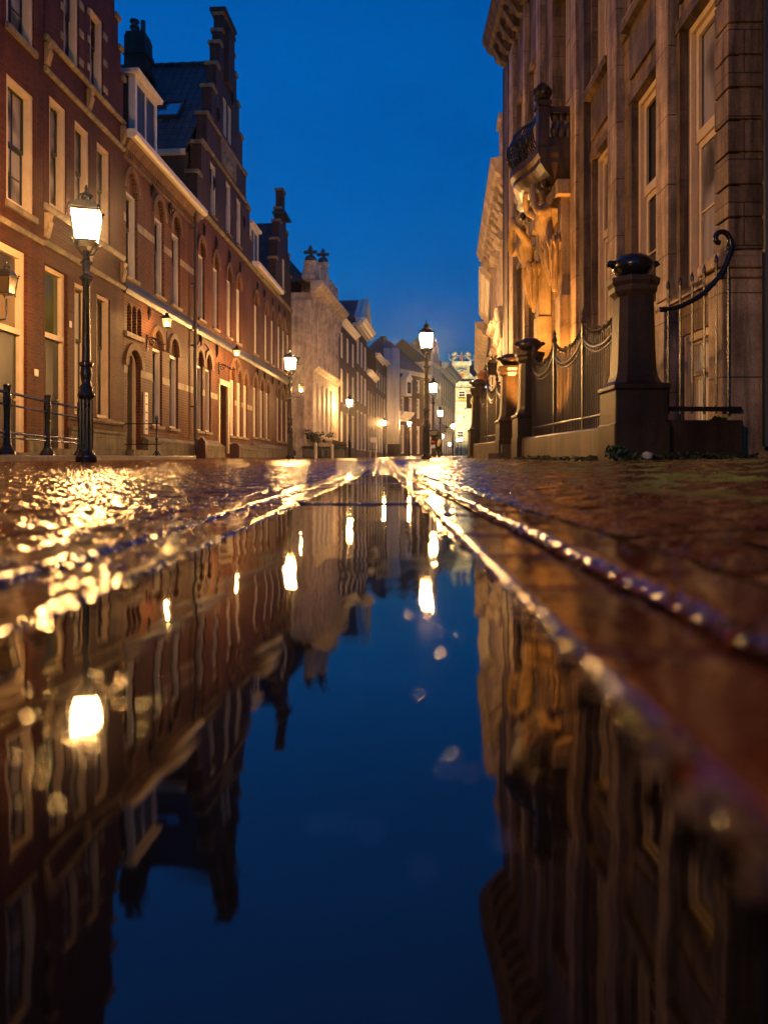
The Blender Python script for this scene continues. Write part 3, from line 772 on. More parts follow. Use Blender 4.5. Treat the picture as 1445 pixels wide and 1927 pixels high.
for z0 in (2.72, 7.0):
    b = MB(); cuts = [0] + sorted(v for o in ops if o['z0'] < z0 < o['z1'] for v in (o['x0'], o['x1'])) + [B.len-.02]
    for i in range(0, len(cuts), 2): b.box(cuts[i]+.0, cuts[i+1], -.006, .02, z0, z0+.22)
    B.build(b, 'stone_band', 'pale_stone')
b = MB(); b.box(1.35, B.len-.02, -.16, .05, -.3, .82).extrude_x([(.0, .98), (-.18, .86), (-.18, .82), (0, .82)], 1.35, B.len-.02); B.build(b, 'plinth', 'plinth_stone')
b = MB(); b.box(.1, 1.34, -.5, .2, -.2, .4).box(.1, 1.34, -.25, .2, .4, .55); B.build(b, 'doorstep', 'plinth_stone')
ridge_roof(B, .02, B.len-.02, .1, 8, 9.5, 11.2, 'slate'); dormer(B, 1.15, 2.85, 9.6, 11.75, y0=.15)
for a, z in ((2.0, 8.6), (3.5, 8.6), (1.75, 4.75)): anchor(B, a, z)
pipe = MB(); xx = 5.72
pipe.tube([(xx, -.14, 9.35), (xx, -.14, 1.0)], .06, 10).tube([(xx, -.2, 1.0), (xx, -.2, .25)], .085, 10)
for zz in (2.2, 4.4, 6.6, 8.6): pipe.box(xx-.08, xx+.08, -.21, .0, zz, zz+.05)
B.build(pipe, 'downpipe', 'pipe', smooth=True)

# ---- C: tall stepped gable
Cc = House('tall_gabled_house', 'tallest brick house with a high dark stepped gable, tiled roof, skylight and twin potted chimney', 'house', XF(26.4), 26.4, XF(34.6), 34.6)
o_ = 26.4; xc = 30.5-o_; ops = []
def cpair(H, o_, lst, z0, zw, zc, pane='pane_dark'):
    return [arched(H, yr-.72-o_, yr-o_, z0, zw, zc, pane=pane) for yr in lst]
ops += cpair(Cc, o_, (27.3, 29.1, 31.0, 32.5), 5.6, 8.05, 8.6)
ops += cpair(Cc, o_, (27.08, 28.1, 31.5, 32.6, 33.7), 1.4, 3.85, 4.4, 'pane_net_skytint')
ops.append(dict(x0=29.15-o_, x1=30.35-o_, z0=.6, z1=3.4, rd=.8))
b = MB(); b.box(29.15-o_, 30.35-o_, .78, .86, .6, 2.75); dr = Cc.build(b, 'door', 'old_brick')
b = MB(); b.box(29.02-o_, 29.15-o_, -.06, .8, .6, 3.4).box(30.35-o_, 30.48-o_, -.06, .05, .6, 3.4).box(29.02-o_, 30.48-o_, -.09, .3, 3.4, 3.62).box(29.15-o_, 30.35-o_, .3, .8, 2.75, 2.9); Cc.build(b, 'door_surround', 'cream', dr)
ring(Cc, 26.26-o_, 28.2-o_, 3.85, 4.72, .17, -.05, .02); ring(Cc, 30.7-o_, 32.7-o_, 3.85, 4.72, .17, -.05, .02)
for yr, z0, z1 in ((28.8, 10.0, 12.05), (30.95, 10.0, 12.15), (32.6, 10.0, 12.05)):
    a0, a1 = yr-.8-o_, yr-o_; ops.append(dict(x0=a0, x1=a1, z0=z0, z1=z1, rd=.28)); window(Cc, a0, a1, z0, z1, y=.14, pane='pane_dark', vb=1, sill='band_stone')
for yr in (30.35, 31.05):
    a0, a1 = yr-.6-o_, yr-o_; ops.append(dict(x0=a0, x1=a1, z0=13.9, z1=15.5, rd=.28)); window(Cc, a0, a1, 13.9, 15.5, y=.12, pane='pane_dark', sill=None)
lvC = [(4.06, 10.9), (3.6, 12.2), (2.95, 13.6), (2.3, 15.0), (1.75, 16.2), (1.3, 17.3), (.95, 18.0), (.75, 18.8)]
wall(Cc, [(0, Cc.len-.012, -.3, 9.7)], [o for o in ops if o['z0'] < 9], 'red_brick', depth=9)
wall(Cc, steps_outline(xc, lvC, 9.7, 0), [o for o in ops if o['z0'] > 9], 'dark_brick', depth=9, zE=9.7, name='gable')
copings(Cc, xc, lvC)
b = MB(); b.box(xc-.42, xc+.42, -.16, .02, 16.2, 18.4).box(xc-.5, xc+.5, -.2, .3, 18.4, 18.55).box(xc-.88, xc+.88, -.14, .54, 18.93, 19.08); Cc.build(b, 'gable_turret', 'dark_brick')
b = MB(); b.box(.0, .3, .42, 9, 9.7, 11.75).box(Cc.len-.32, Cc.len-.02, .42, 9, 9.7, 11.75); Cc.build(b, 'side_wall', 'dark_brick')
b = MB(); b.box(-.12, .0, .42, 9, 11.55, 11.75); Cc.build(b, 'eaves_board', 'cream')
rf = gable_roof(Cc, .05, Cc.len-.05, .41, 9, 11.75, 17.1, ov=.12)
k = (17.1-11.75)/(Cc.len/2-.05)
b = MB(); x1, x2 = 1.35, 2.15; y1, y2 = 1.15, 2.2
def slp(x, h): return (x-h*.8, 11.75+(x-.05)*k+.12+h*.6)
for (ya_, yb_, xa, xb) in ((y1, y2, x1, x1+.1), (y1, y2, x2-.1, x2), (y1, y1+.1, x1, x2), (y2-.1, y2, x1, x2)):
    p0, p1 = slp(xa, .0), slp(xb, .0); q0, q1 = slp(xa, .1), slp(xb, .1)
    b.prism([p0, p1, q1, q0], ya_, yb_)
sk = Cc.build(b, 'skylight', 'slate', rf)
b = MB(); p0, p1 = slp(x1+.08, .03), slp(x2-.08, .03); q0, q1 = slp(x1+.08, .06), slp(x2-.08, .06); b.prism([p0, p1, q1, q0], y1+.08, y2-.08); Cc.build(b, 'skylight_pane', 'skylight_glass', rf)
b = MB()
for q in range(18): b.tube([(xc, .45+q*.47, 17.22), (xc, .45+q*.47+.44, 17.22)], [.13, .1], 8)
Cc.build(b, 'ridge_tile', 'roof', rf)
cx0, cy0 = 2.75, 3.35
b = MB(); b.box(cx0-.42, cx0+.42, cy0-.42, cy0+.42, 14.6, 17.55).box(cx0-.5, cx0+.5, cy0-.5, cy0+.5, 16.0, 16.2).box(cx0-.48, cx0+.48, cy0-.48, cy0+.48, 16.75, 16.95).box(cx0-.38, cx0+.38, cy0-.38, cy0+.38, 17.55, 17.7); ch = Cc.build(b, 'chimney', 'chimney', rf)
b = MB(); b.lathe([(.13, 17.7), (.13, 18.0), (.2, 18.02), (.2, 18.07), (.12, 18.1), (.12, 18.25), (.2, 18.28), (.19, 18.33)], 12, (cx0, cy0+.16, 0)).lathe([(.1, 17.7), (.1, 18.3)], 12, (cx0, cy0-.2, 0)); Cc.build(b, 'chimney_pot', 'slate', rf, smooth=True)
b = MB(); b.extrude_x([(.0, 14.95), (-.0, 15.1), (.05, 15.1)], cx0-.5, cx0+.5); b.box(cx0-.55, cx0-.42, cy0-.5, cy0+.5, 14.55, 15.0); Cc.build(b, 'flashing', 'lead', rf)
band(Cc, 0, Cc.len-.02, 9.55, 9.72, .12); band(Cc, 0, Cc.len-.02, 4.95, 5.42, .12, 'slate_band', slope=.35); band(Cc, .5, Cc.len-.5, 12.28, 12.42, .08); band(Cc, 1.2, Cc.len-1.3, 13.55, 13.68, .07)
b = MB(); b.box(xc-1.1, xc+1.1, -.05, .02, 12.55, 13.45).box(xc-1.2, xc+1.2, -.09, .02, 13.45, 13.54)
for q in range(9): b.ball((xc-.85+q*.21, -.05, 12.95+.12*math.sin(q*2)), (.1, .06, .14), 8, 6)
Cc.build(b, 'carved_plaque', 'band_stone')
b = MB()
for a0, a1 in ((0, 29.0-o_), (30.5-o_, Cc.len-.02)): b.box(a0, a1, -.3, .05, -.3, .8).extrude_x([(.02, 1.1), (-.32, .86), (-.32, .8), (.02, .8)], a0, a1)
Cc.build(b, 'plinth', 'plinth_stone')
for z0 in (2.75,):
    b = MB(); cuts = [0] + sorted(v for o in ops if o['z0'] < z0 < o['z1'] for v in (o['x0'], o['x1'])) + [Cc.len-.02]
    for i in range(0, len(cuts), 2): b.box(cuts[i], cuts[i+1], -.006, .02, z0, z0+.22)
    Cc.build(b, 'stone_band', 'pale_stone')
for a, z in ((.3, 4.75), (2.4, 4.75), (.75, 9.0), (2.3, 9.0), (4.2, 9.0), (5.9, 9.0), (2.0, 11.3), (6.6, 11.3), (4.65, 16.0), (2.6, 14.3)): anchor(Cc, a, z, .6)
b = MB(); b.lathe([(.02, 0), (.12, .06), (.16, .22), (.1, .34), (.03, .4)], 10, (.12, -.1, 9.2)); Cc.build(b, 'rain_head', 'lead')

# ---- D: arcaded house with the second stepped gable
D = House('arcaded_row_house', 'arcaded brick house with a smaller dark stepped gable next to the pale stucco mansion', 'house', XF(34.6), 34.6, XF(44.3), 44.3)
o_ = 34.6; ops = []
ops += cpair(D, o_, (35.7, 37.9, 39.4, 41.1, 42.4, 43.7), 5.6, 8.05, 8.6)
ops += cpair(D, o_, (35.5, 36.9, 38.2, 40.85, 42.0, 43.3), 1.5, 3.95, 4.5, 'pane_warm')
lvD = [(2.2, 11.6), (1.75, 12.8), (1.25, 14.0), (.7, 14.9), (.35, 16.1)]; xc = 42.0-o_
ops.append(dict(x0=xc-.4, x1=xc+.4, z0=10.4, z1=12.2, rd=.28)); window(D, xc-.4, xc+.4, 10.4, 12.2, pane='pane_dark', y=.13)
wall(D, [(0, D.len-.012, -.3, 9.8)], [o for o in ops if o['z0'] < 9], 'red_brick', depth=8)
wall(D, steps_outline(xc, lvD, 9.8, 0), [o for o in ops if o['z0'] > 9], 'dark_brick', depth=8, zE=9.8, name='gable')
copings(D, xc, lvD, par=.4)
b = MB(); b.box(xc-.85, xc+.85, -.3, .5, 14.6, 14.72); D.build(b, 'gable_plank', 'slate')
b = MB(); b.extrude_x([(.1, 9.72), (-.3, 9.72), (-.36, 9.8), (-.36, 9.95), (.1, 10.0)], .0, 5.8); D.build(b, 'gutter', 'white')
band(D, 0, D.len-.02, 9.5, 9.7, .12); band(D, 0, D.len-.02, 4.95, 5.42, .12, 'slate_band', slope=.35)
b = MB(); b.box(0, D.len-.02, -.3, .05, -.3, .95).extrude_x([(.02, 1.25), (-.32, 1.0), (-.32, .95), (.02, .95)], 0, D.len-.02); D.build(b, 'plinth', 'plinth_stone')
ridge_roof(D, .02, D.len-.02, .15, 8, 9.9, 13.6, 'roof'); dormer(D, .5, 2.1, 10.0, 12.0, y0=.2)
gable_roof(D, xc-2.1, xc+2.1, .38, 5, 9.9, 14.2, ov=0)
b = MB(); b.box(8.7, 9.7, 2.6, 3.6, 12, 15.0).box(8.6, 9.8, 2.5, 3.7, 15.0, 15.15); D.build(b, 'chimney', 'chimney')
for a in (.9, 2.4, 4.3, 6.0, 7.5): anchor(D, a, 9.0); anchor(D, a, 4.72)

# ---- F: stucco mansion stepping forward
F = House('stucco_mansion', 'pale pink stucco mansion with brackets, a deep cornice and an attic with cross shaped finials', 'house', -4.45, 45.0, -3.42, 53.8)
ops = []; W_ = F.len; nb = 5
for i in range(nb):
    a = .9+i*(W_-1.2)/nb
    ops.append(dict(x0=a, x1=a+.85, z0=6.7, z1=9.9, arch=9.5, rd=.28)); window(F, a, a+.85, 6.7, 9.5, frame='white', sash='white', pane='pane_net_skytint', fw=.07, sill=None)
    ops.append(dict(x0=a, x1=a+.85, z0=2.0, z1=5.5, rd=.28)); window(F, a, a+.85, 2.0, 5.5, frame='white', sash='white', pane='pane_warm', fw=.07, sill=None)
    b = MB()
    for q in (a-.32, a+.95): b.box(q, q+.22, -.14, .02, 6.45, 9.6).extrude_x([(.02, 9.6), (-.18, 9.6), (-.3, 10.1), (-.45, 10.7), (.02, 10.7)], q, q+.22)
    F.build(b, 'pilaster', 'stucco'); ring(F, a, a+.85, 9.5, 9.9, .12, -.08, .02, 'stucco')
    b = MB(); b.ball((a+.42, -.1, 10.35), (.2, .1, .25), 10, 8).ball((a+.2, -.08, 10.2), (.12, .08, .2), 8, 6).ball((a+.64, -.08, 10.2), (.12, .08, .2), 8, 6); F.build(b, 'ornament', 'stucco', smooth=True)
wall(F, [(0, W_, -.3, 11.0)], ops, 'stucco', depth=9)
cornice(F, -.55, W_+.35, 10.65, 11.6, .75, 'stucco'); cornice(F, -.1, W_+.05, 5.95, 6.4, .35, 'stucco')
b = MB(); b.box(-.35, W_+.2, -.2, .4, 11.6, 11.75)
for i in range(8):
    a = .5+i*1.02
    b.box(a, a+.3, -.1, .25, 11.75, 13.0).box(a-.06, a+.36, -.16, .31, 13.0, 13.12)
b.box(0, W_, -.05, .2, 11.75, 12.0).box(0, W_, -.05, .2, 12.75, 12.95)
for i in range(7): b.box(.8+i*1.02, 1.52+i*1.02, .02, .12, 12.0, 12.75)
att = F.build(b, 'attic', 'stucco')
for a, zt in ((-.05, 12.9), (3.9, 13.9)):
    b = MB(); b.lathe([(.62, 11.7), (.55, 12.0), (.45, 12.1), (.42, zt-.2), (.5, zt-.15), (.5, zt), (.2, zt+.08)], 4, (a, .15, 0), math.pi/4); ped = F.build(b, 'pedestal', 'stucco')
    b = MB(); b.ball((a, .15, zt+.15), (.36, .36, .25)); b.lathe([(.1, zt+.2), (.06, zt+.45), (.1, zt+.7), (.14, zt+.85), (.02, zt+1.05)], 8, (a, .15, 0)); b.box(a-.42, a+.42, .08, .22, zt+.5, zt+.68).box(a-.07, a+.07, -.27, .57, zt+.5, zt+.68); F.build(b, 'finial', 'pipe', ped)
b = MB(); b.prism([(3.2, 11.7), (4.6, 11.7), (4.6, 12.8), (3.9, 13.9), (3.2, 12.8)], -.12, 1.5); F.build(b, 'pediment', 'stucco')
ridge_roof(F, -.2, W_, .4, 9, 11.6, 15.4, 'slate', hip=1.5)
for hx, w2, hh, z0 in ((0.0, 1.1, 10.0, 0), (-1, 0, 0, 0)):
    pass
b = MB(); b.box(-.9, 0, 1.25, 2.6, -.2, 9.9).box(-1.02, .05, 1.15, 2.75, 9.6, 9.9).box(-.95, -.001, .35, 1.3, -.2, 6.0).box(-1.05, .0, .25, 1.4, 6.0, 6.3); F.build(b, 'side_bay', 'stucco')
b = MB(); b.box(-.5, -.002, .1, 1.2, 7.2, 10.4).extrude_x([(.1, 7.2), (1.2, 7.2), (.9, 6.6), (.5, 6.35)], -.5, -.002); F.build(b, 'oriel', 'stucco')
b = MB(); b.lathe([(.25, 6.3), (.28, 6.4), (.1, 6.45), (.12, 6.6), (.22, 6.8), (.24, 6.85)], 10, (-.5, .9, 0)); F.build(b, 'urn', 'pipe', smooth=True)
b = MB(); b.box(-.03, W_+.02, -.12, .02, -.2, 1.9).box(-.03, W_+.02, -.2, .02, 1.75, 1.92); F.build(b, 'plinth', 'stucco_joint')

# ---- further houses on the left
def simple(name, label, x0, y0, x1, y1, h, mat, nb, floors, frame='white', roof=None, ridge=0, pane='pane_dark', wratio=.5, corn=('white', .45, .5), hip=0.0, depth=8, win_y=.1, group=None):
    H = House(name, label, 'house', x0, y0, x1, y1, group); ops = []
    for (z0, z1, pn) in floors:
        for i in range(nb):
            pw = H.len/nb; a0 = pw*(i+.5)-pw*wratio/2; a1 = a0+pw*wratio
            ops.append(dict(x0=a0, x1=a1, z0=z0+H.zb, z1=z1+H.zb, rd=.28)); window(H, a0, a1, z0+H.zb, z1+H.zb, y=win_y, frame=frame, sash=frame, pane=pn, fw=.1, sill=None)
    h = h+H.zb
    wall(H, [(0, H.len-.012, -.3, h)], ops, mat, depth=depth)
    if corn: cornice(H, -.02, H.len+.05, h-corn[2], h, corn[1], corn[0])
    if roof: ridge_roof(H, 0, H.len, .0, depth, h, h+ridge, roof, hip=hip)
    return H
Gh = simple('dark_brick_house', 'dark brown brick house with rows of white framed windows beside the pale stucco mansion', -3.4, 54.0, -2.45, 62.0, 10.7, 'dark_brick', 3, [(.9, 3.6, 'pane_warm'), (4.3, 6.9, 'pane_net_skytint'), (7.7, 9.7, 'pane_net_skytint')], roof='slate', ridge=4.6, wratio=.42)
Gh2 = simple('gabled_town_house', 'dark brick town house with white shutters under a white pedimented cornice gable', -2.42, 62.2, -1.65, 69.5, 12.2, 'dark_brick', 3, [(.7, 4.2, 'pane_warm'), (5.0, 7.6, 'pane_net_skytint'), (8.3, 10.6, 'pane_net_skytint')], wratio=.66, corn=('white', .9, .9))
b = MB(); b.prism([(-.1, 12.2), (Gh2.len+.1, 12.2), (Gh2.len+.1, 12.45), (Gh2.len/2, 15.3), (-.1, 12.45)], -.25, .3); Gh2.build(b, 'gable_front', 'white')
b = MB()
for q0, q1 in (((-.3, 12.4), (Gh2.len/2, 15.3)), ((Gh2.len+.3, 12.4), (Gh2.len/2, 15.3))):
    b.tube([(q0[0], -.35, q0[1]), (q1[0], -.35, q1[1])], .3, 4)
Gh2.build(b, 'gable_cornice', 'white'); gable_roof(Gh2, .1, Gh2.len-.1, .32, 8, 12.3, 15.2, 'slate')
Hh = simple('small_orange_brick_house', 'low orange brown brick house with a steep roof behind a cafe table', -1.62, 69.7, -.9, 77.0, 8.6, 'brown_brick', 3, [(.6, 3.2, 'pane_warm'), (4.2, 6.6, 'pane_net_skytint')], roof='slate', ridge=5.5, wratio=.4)
H2 = simple('cornice_house', 'narrow brick house with tall pale shuttered windows and a grey white cornice', -.88, 77.2, -.1, 84.0, 11.3, 'dark_brick', 3, [(.6, 3.6, 'lit_window'), (4.4, 7.0, 'pane_net_skytint'), (7.6, 9.6, 'pane_net_skytint')], roof='slate', ridge=3.2, wratio=.45)
H3 = simple('plain_brick_house', 'plain dark brick house tucked beside the white sheeted scaffold', -.08, 84.2, .5, 89.5, 11.6, 'dark_brick', 2, [(.6, 3.6, 'lit_window'), (4.4, 7.0, 'pane_net_skytint'), (7.6, 9.6, 'pane_net_skytint')], roof='slate', ridge=3.0, wratio=.4)
# scaffold wrapped in white sheeting
sc = empty('scaffold', (.0, 88.0, G(0, 88))); tag(sc, 'tall scaffold wrapped in white sheeting among the far houses', 'scaffold')
zz = G(0, 88)
b = MB(); nq = 14
for i in range(nq+1):
    t = i/nq; x = .0+1.95*t; yy = .14*math.sin(t*19)+(.5*max(0, t-.6))
    for z in (1.6, 5, 9, 13.4): b.v.append((x, yy+.05*math.sin(z*1.7+t*9), z - (.35*max(0, t-.7) if z > 12 else 0)))
for i in range(nq):
    for j in range(3): b.f.append((i*4+j, i*4+4+j, i*4+5+j, i*4+1+j))
o = b.build('sheeting', M['sheeting'], sc, smooth=2); sd = o.modifiers.new('thick', 'SOLIDIFY'); sd.thickness = .05
b = MB()
for x in (.05, .68, 1.32, 1.95):
    for y in (.35, 1.35): b.tube([(x, y, 0), (x, y, 13.6)], .05, 6)
for z in (2, 4, 6, 8, 10, 12): b.tube([(0, .35, z), (2, .35, z)], .04, 6).tube([(0, 1.35, z), (2, 1.35, z)], .04, 6).box(0, 2, .4, 1.3, z-.05, z)
b.build('scaffold_frame', M['pipe'], sc)
J = simple('hip_roofed_house', 'broad dark brick house with a big hipped roof, right of the sheeted scaffold', 1.9, 95.0, 6.4, 101.5, 11.6, 'dark_brick', 4, [(.4, 4.2, 'pane_warm'), (5.3, 8.0, 'pane_net_skytint'), (8.8, 10.6, 'pane_dark')], roof='roof', ridge=5.0, hip=2.6, wratio=.4, depth=10)
cornice(J, .0, 2.6, 6.0, 7.3, .9, 'white', 'shop_cornice')
b = MB(); b.box(.6, 1.9, -.9, .2, 9.4, 11.6).prism([(.45, 11.6), (2.05, 11.6), (1.25, 12.5)], -1.0, .5); J.build(b, 'dormer', 'white')
b = MB(); b.box(.8, 1.7, -.93, -.88, 9.7, 11.2); J.build(b, 'dormer_pane', 'pane_dark')
b = MB(); b.box(3.0, 3.7, 4.4, 5.1, 15.5, 18.2); J.build(b, 'chimney', 'chimney')
K1 = simple('scrolled_gable_house', 'grey stone house with a scrolled ornamental gable beyond the tall near lamp', 6.5, 103.0, 8.9, 111.0, 13.6, 'stucco', 4, [(.4, 3.9, 'pane_warm'), (4.8, 7.6, 'pane_net_skytint'), (8.6, 11.2, 'pane_net_skytint')], roof='slate', ridge=3.5, wratio=.45)
lv = []
b = MB(); gp = [(1.2, 13.4), (1.2, 14.6), (1.9, 15.0), (2.2, 16.2), (2.9, 16.6), (3.1, 17.6), (4.2, 18.6), (5.3, 17.6), (5.5, 16.6), (6.2, 16.2), (6.5, 15.0), (7.2, 14.6), (7.2, 13.4)]
b.prism(gp, -.15, .35)
for x, z in ((1.2, 14.6), (2.2, 16.2), (4.2, 18.6), (6.2, 16.2), (7.2, 14.6)): b.ball((x, .1, z+.3), (.3, .2, .4), 8, 6)
K1.build(b, 'scrolled_gable', 'stucco')
K2 = simple('pale_corner_house', 'pale grey brown house with close set tall windows next to the floodlit gable', 9.0, 111.5, 12.9, 130.0, 14.6, 'fence_stone', 7, [(.4, 4.0, 'lit_window'), (5, 8, 'pane_net_skytint'), (9, 12.4, 'pane_net_skytint')], roof='slate', ridge=4, wratio=.42, corn=('white', 1.2, 1.6))

# ---- floodlit gabled museum
Lm = House('ornate_gabled_hall', 'floodlit cream stone gabled hall with heraldry, lions and yellow shutters', 'hall', 13.4, 150, 20.4, 150)
ops = []
def shut(H, x, z, wd=1.5, h=1.3):
    window(H, x-wd/2, x+wd/2, z, z+h, y=.12, frame='white', sash='white', pane='pane_dark', fw=.12, vb=1, mid=.5, sill=None)
    ops.append(dict(x0=x-wd/2, x1=x+wd/2, z0=z, z1=z+h, rd=.28))
    b = MB(); z0 = z-1.1
    b.box(x-wd/2, x+wd/2, -.08, .02, z0, z-.1); so = H.build(b, 'shutter', 'shutter_dark')
    b = MB()
    for q in range(3):
        cx = x-wd/2+wd*(q+.5)/3; b.prism([(cx-.24, z0+.5), (cx, z0+.08), (cx+.24, z0+.5), (cx, z0+.92)], -.11, -.07)
    H.build(b, 'shutter_diamond', 'shutter_yellow', so)
shut(Lm, 2.9, 14.5); shut(Lm, 5.6, 9.9); shut(Lm, 2.6, 6.0, 1.5, 1.4)
wall(Lm, [(0, 7, -.3, 17.2), (1.1, 4.5, 17.2, 21.4)], ops, 'museum_stone', depth=10, zE=17.2, par=.8)
band(Lm, -.1, 7.1, 13.0, 13.5, .3, 'museum_trim'); band(Lm, -.1, 7.1, 8.0, 8.5, .3, 'museum_trim'); cornice(Lm, -.15, 7.15, 16.9, 17.7, .5, 'museum_trim'); band(Lm, -.1, 7.1, 16.1, 16.3, .2, 'museum_trim'); cornice(Lm, .8, 4.8, 21.0, 21.9, .4, 'museum_trim')
b = MB()
for sx in (-1, 1):
    pts = [(2.8+sx*1.7, 17.7)]
    for i in range(9):
        t = i/8; pts.append((2.8+sx*(1.7+1.3*(1-t)**2+.25*math.sin(t*6.28)), 17.7+3.0*t))
    pts.append((2.8+sx*1.7, 20.7))
    b.prism(pts if sx > 0 else pts[::-1], .05, .6)
Lm.build(b, 'scroll', 'museum_trim')
b = MB(); b.prism([(1.9, 20.4), (3.7, 20.4), (3.7, 18.4), (1.9, 18.4)][::-1], -.08, .02); cr = Lm.build(b, 'coat_of_arms', 'museum_trim')
b = MB(); b.prism([(2.35, 19.3), (3.25, 19.3), (3.2, 18.8), (2.8, 18.4), (2.4, 18.8)][::-1], -.2, -.08); Lm.build(b, 'shield', 'crest_red', cr)
b = MB(); b.ball((2.8, -.15, 19.65), (.35, .15, .3)); b.ball((2.1, -.12, 19.2), (.22, .12, .6)); b.ball((3.5, -.12, 19.2), (.22, .12, .6)); b.ball((2.2, -.1, 18.6), (.3, .1, .2)); b.ball((3.4, -.1, 18.6), (.3, .1, .2)); Lm.build(b, 'supporter', 'gilt', cr)
b = MB()
for q in range(7): b.ball((1.95+q*.28, -.1, 20.15+.18*math.sin(q/6*math.pi)), (.2, .1, .13), 8, 6)
Lm.build(b, 'mantling', 'crest_blue', cr)
def lion(x, sx):
    b = MB(); z = 21.9
    b.tube([(x+sx*.6, .1, z+.25), (x+sx*.2, .1, z+.6), (x-sx*.25, .1, z+1.15)], [.34, .36, .4], 10)
    b.ball((x-sx*.15, .05, z+1.75), (.36, .34, .36)); b.ball((x-sx*.42, .0, z+1.68), (.2, .2, .18)); b.ball((x+sx*.05, .1, z+1.5), (.5, .42, .5), jit=.08)
    b.tube([(x-sx*.3, -.1, z+1.2), (x-sx*.7, -.15, z+1.3), (x-sx*.95, -.15, z+1.05)], [.16, .12, .1], 8).tube([(x-sx*.2, .3, z+1.0), (x-sx*.6, .3, z+.9), (x-sx*.8, .3, z+.5)], [.15, .12, .1], 8)
    b.tube([(x+sx*.6, -.15, z+.3), (x+sx*.25, -.2, z+.25), (x+sx*.3, -.2, z)], [.26, .18, .14], 8).tube([(x+sx*.85, .1, z+.2), (x+sx*1.15, .1, z+.7), (x+sx*.95, .1, z+1.2), (x+sx*1.2, .1, z+1.5)], [.08, .06, .06, .12], 6)
    Lm.build(b, 'stone_lion', 'museum_trim', smooth=2)
lion(1.3, -1); lion(4.3, 1)
b = MB(); b.lathe([(.45, 21.9), (.42, 22.1), (.3, 22.2), (.36, 23.0), (.3, 23.4), (.14, 23.5)], 12, (2.8, .1, 0)).ball((2.8, .1, 23.7), (.22, .22, .26)); Lm.build(b, 'crowned_figure', 'museum_trim', smooth=True)
b = MB(); b.prism([(2.55, 22.3), (3.05, 22.3), (3.05, 23.1), (2.55, 23.1)], -.32, -.24); Lm.build(b, 'crest_shield', 'crest_red')
b = MB(); x = 6.2; b.ball((x, .2, 18.2), (.55, .4, .5)).tube([(x, .2, 18.3), (x-.1, .2, 19.2)], [.42, .3], 10).ball((x-.1, .15, 19.55), (.2, .2, .25)).tube([(x-.2, 0, 19.0), (x-.7, -.1, 18.6), (x-.6, -.2, 18.1)], [.14, .12, .1], 8).tube([(x+.2, 0, 18.2), (x+.8, -.2, 18.3), (x+.9, -.2, 17.75)], [.22, .17, .12], 8); Lm.build(b, 'seated_statue', 'museum_trim', smooth=2)
b = MB()
for x, z in ((1.2, 11), (3.6, 12), (1.8, 9.4), (3.4, 10.2), (5.2, 15.2), (4.6, 12.3), (6.4, 14), (1.0, 15.5), (4.8, 7.0), (1.0, 5.0), (5.8, 5.2)):
    b.box(x-.2, x+.2, -.14, .02, z-.22, z+.22).ball((x, -.14, z), (.14, .1, .18), 8, 6)
Lm.build(b, 'carved_block', 'crest_blue')
b = MB(); b.prism([(1.4, 9.0), (2.9, 9.0), (2.9, 12.3), (2.15, 12.9), (1.4, 12.3)], -.12, .02); cq = Lm.build(b, 'heraldic_panel', 'museum_trim')
b = MB(); b.prism([(1.75, 11.6), (2.55, 11.6), (2.5, 11.0), (2.15, 10.6), (1.8, 11.0)][::-1], -.2, -.1); Lm.build(b, 'heraldic_shield', 'gilt', cq)
ridge_roof(Lm, 0, 7, .9, 11, 17.2, 22, 'slate')

# ------------------------------------------------------------------ right side
XR = 3.8
R0 = House('red_brick_house', 'red brick house at the right edge joined to the corner of the stone mansion', 'house', 4.06, 7.58, 4.06, 1.0)
wall(R0, [(0, R0.len, -.3, 13)], [], 'red_brick', depth=8)
b = MB(); b.tube([(.08, -.06, 12.5), (.08, -.06, .3)], .045, 8); R0.build(b, 'downpipe', 'pipe', smooth=True)
b = MB(); b.box(.3, .5, -.02, .01, 2.0, 2.25); R0.build(b, 'number_plate', 'white')

E = House('stone_mansion', 'tall brown sandstone mansion with pilasters, a carved portal and a balcony carried by stone figures', 'mansion', XR, 22.0, XR, 7.66)
WE = E.len; ops = []
bays = [(20.3, 19.15), (18.6, 17.45), (13.0, 11.9), (10.95, 9.8), (9.15, 7.98)]
for k_, (ya_, yb_) in enumerate(bays):
    a0, a1 = 22-ya_, 22-yb_
    for z0, z1 in ((2.3, 5.65), (7.0, 10.3)):
        ops.append(dict(x0=a0, x1=a1, z0=z0, z1=z1, rd=.24)); window(E, a0, a1, z0, z1, y=.15, frame='cream', sash='cream', pane='pane_net_skytint' if k_ != 3 else 'pane_dark', fw=.09, mid=.56, hb=1, sill=None, sb=.085, jd=.07)
        b = MB(); b.box(a0-.1, a0+.006, -.03, .22, z0, z1).box(a0-.1, a1, -.05, .22, z1-.006, z1+.14); E.build(b, 'architrave', 'dark_sand' if z0 < 4 else 'sandstone')
        b = MB(); b.extrude_x([(.25, z0-.14), (-.14, z0-.14), (-.14, z0-.05), (.25, z0)], a0-.12, a1+.12); E.build(b, 'sill', 'sand_block')
    ops.append(dict(x0=a0, x1=a1, z0=.5, z1=1.75, rd=.17))
    window(E, a0, a1, .5, 1.75, y=.10, frame='cream', sash='cream', pane='glow_curtain', fw=.1, sill=None, name='cellar_window', jd=.07)
    b = MB(); b.box(a0-.02, a1+.02, -.05, .02, 6.0, 6.75).extrude_x([(.02, 6.75), (-.16, 6.75), (-.18, 6.85), (.02, 6.9)], a0-.1, a1+.1); E.build(b, 'apron_panel', 'dark_sand')
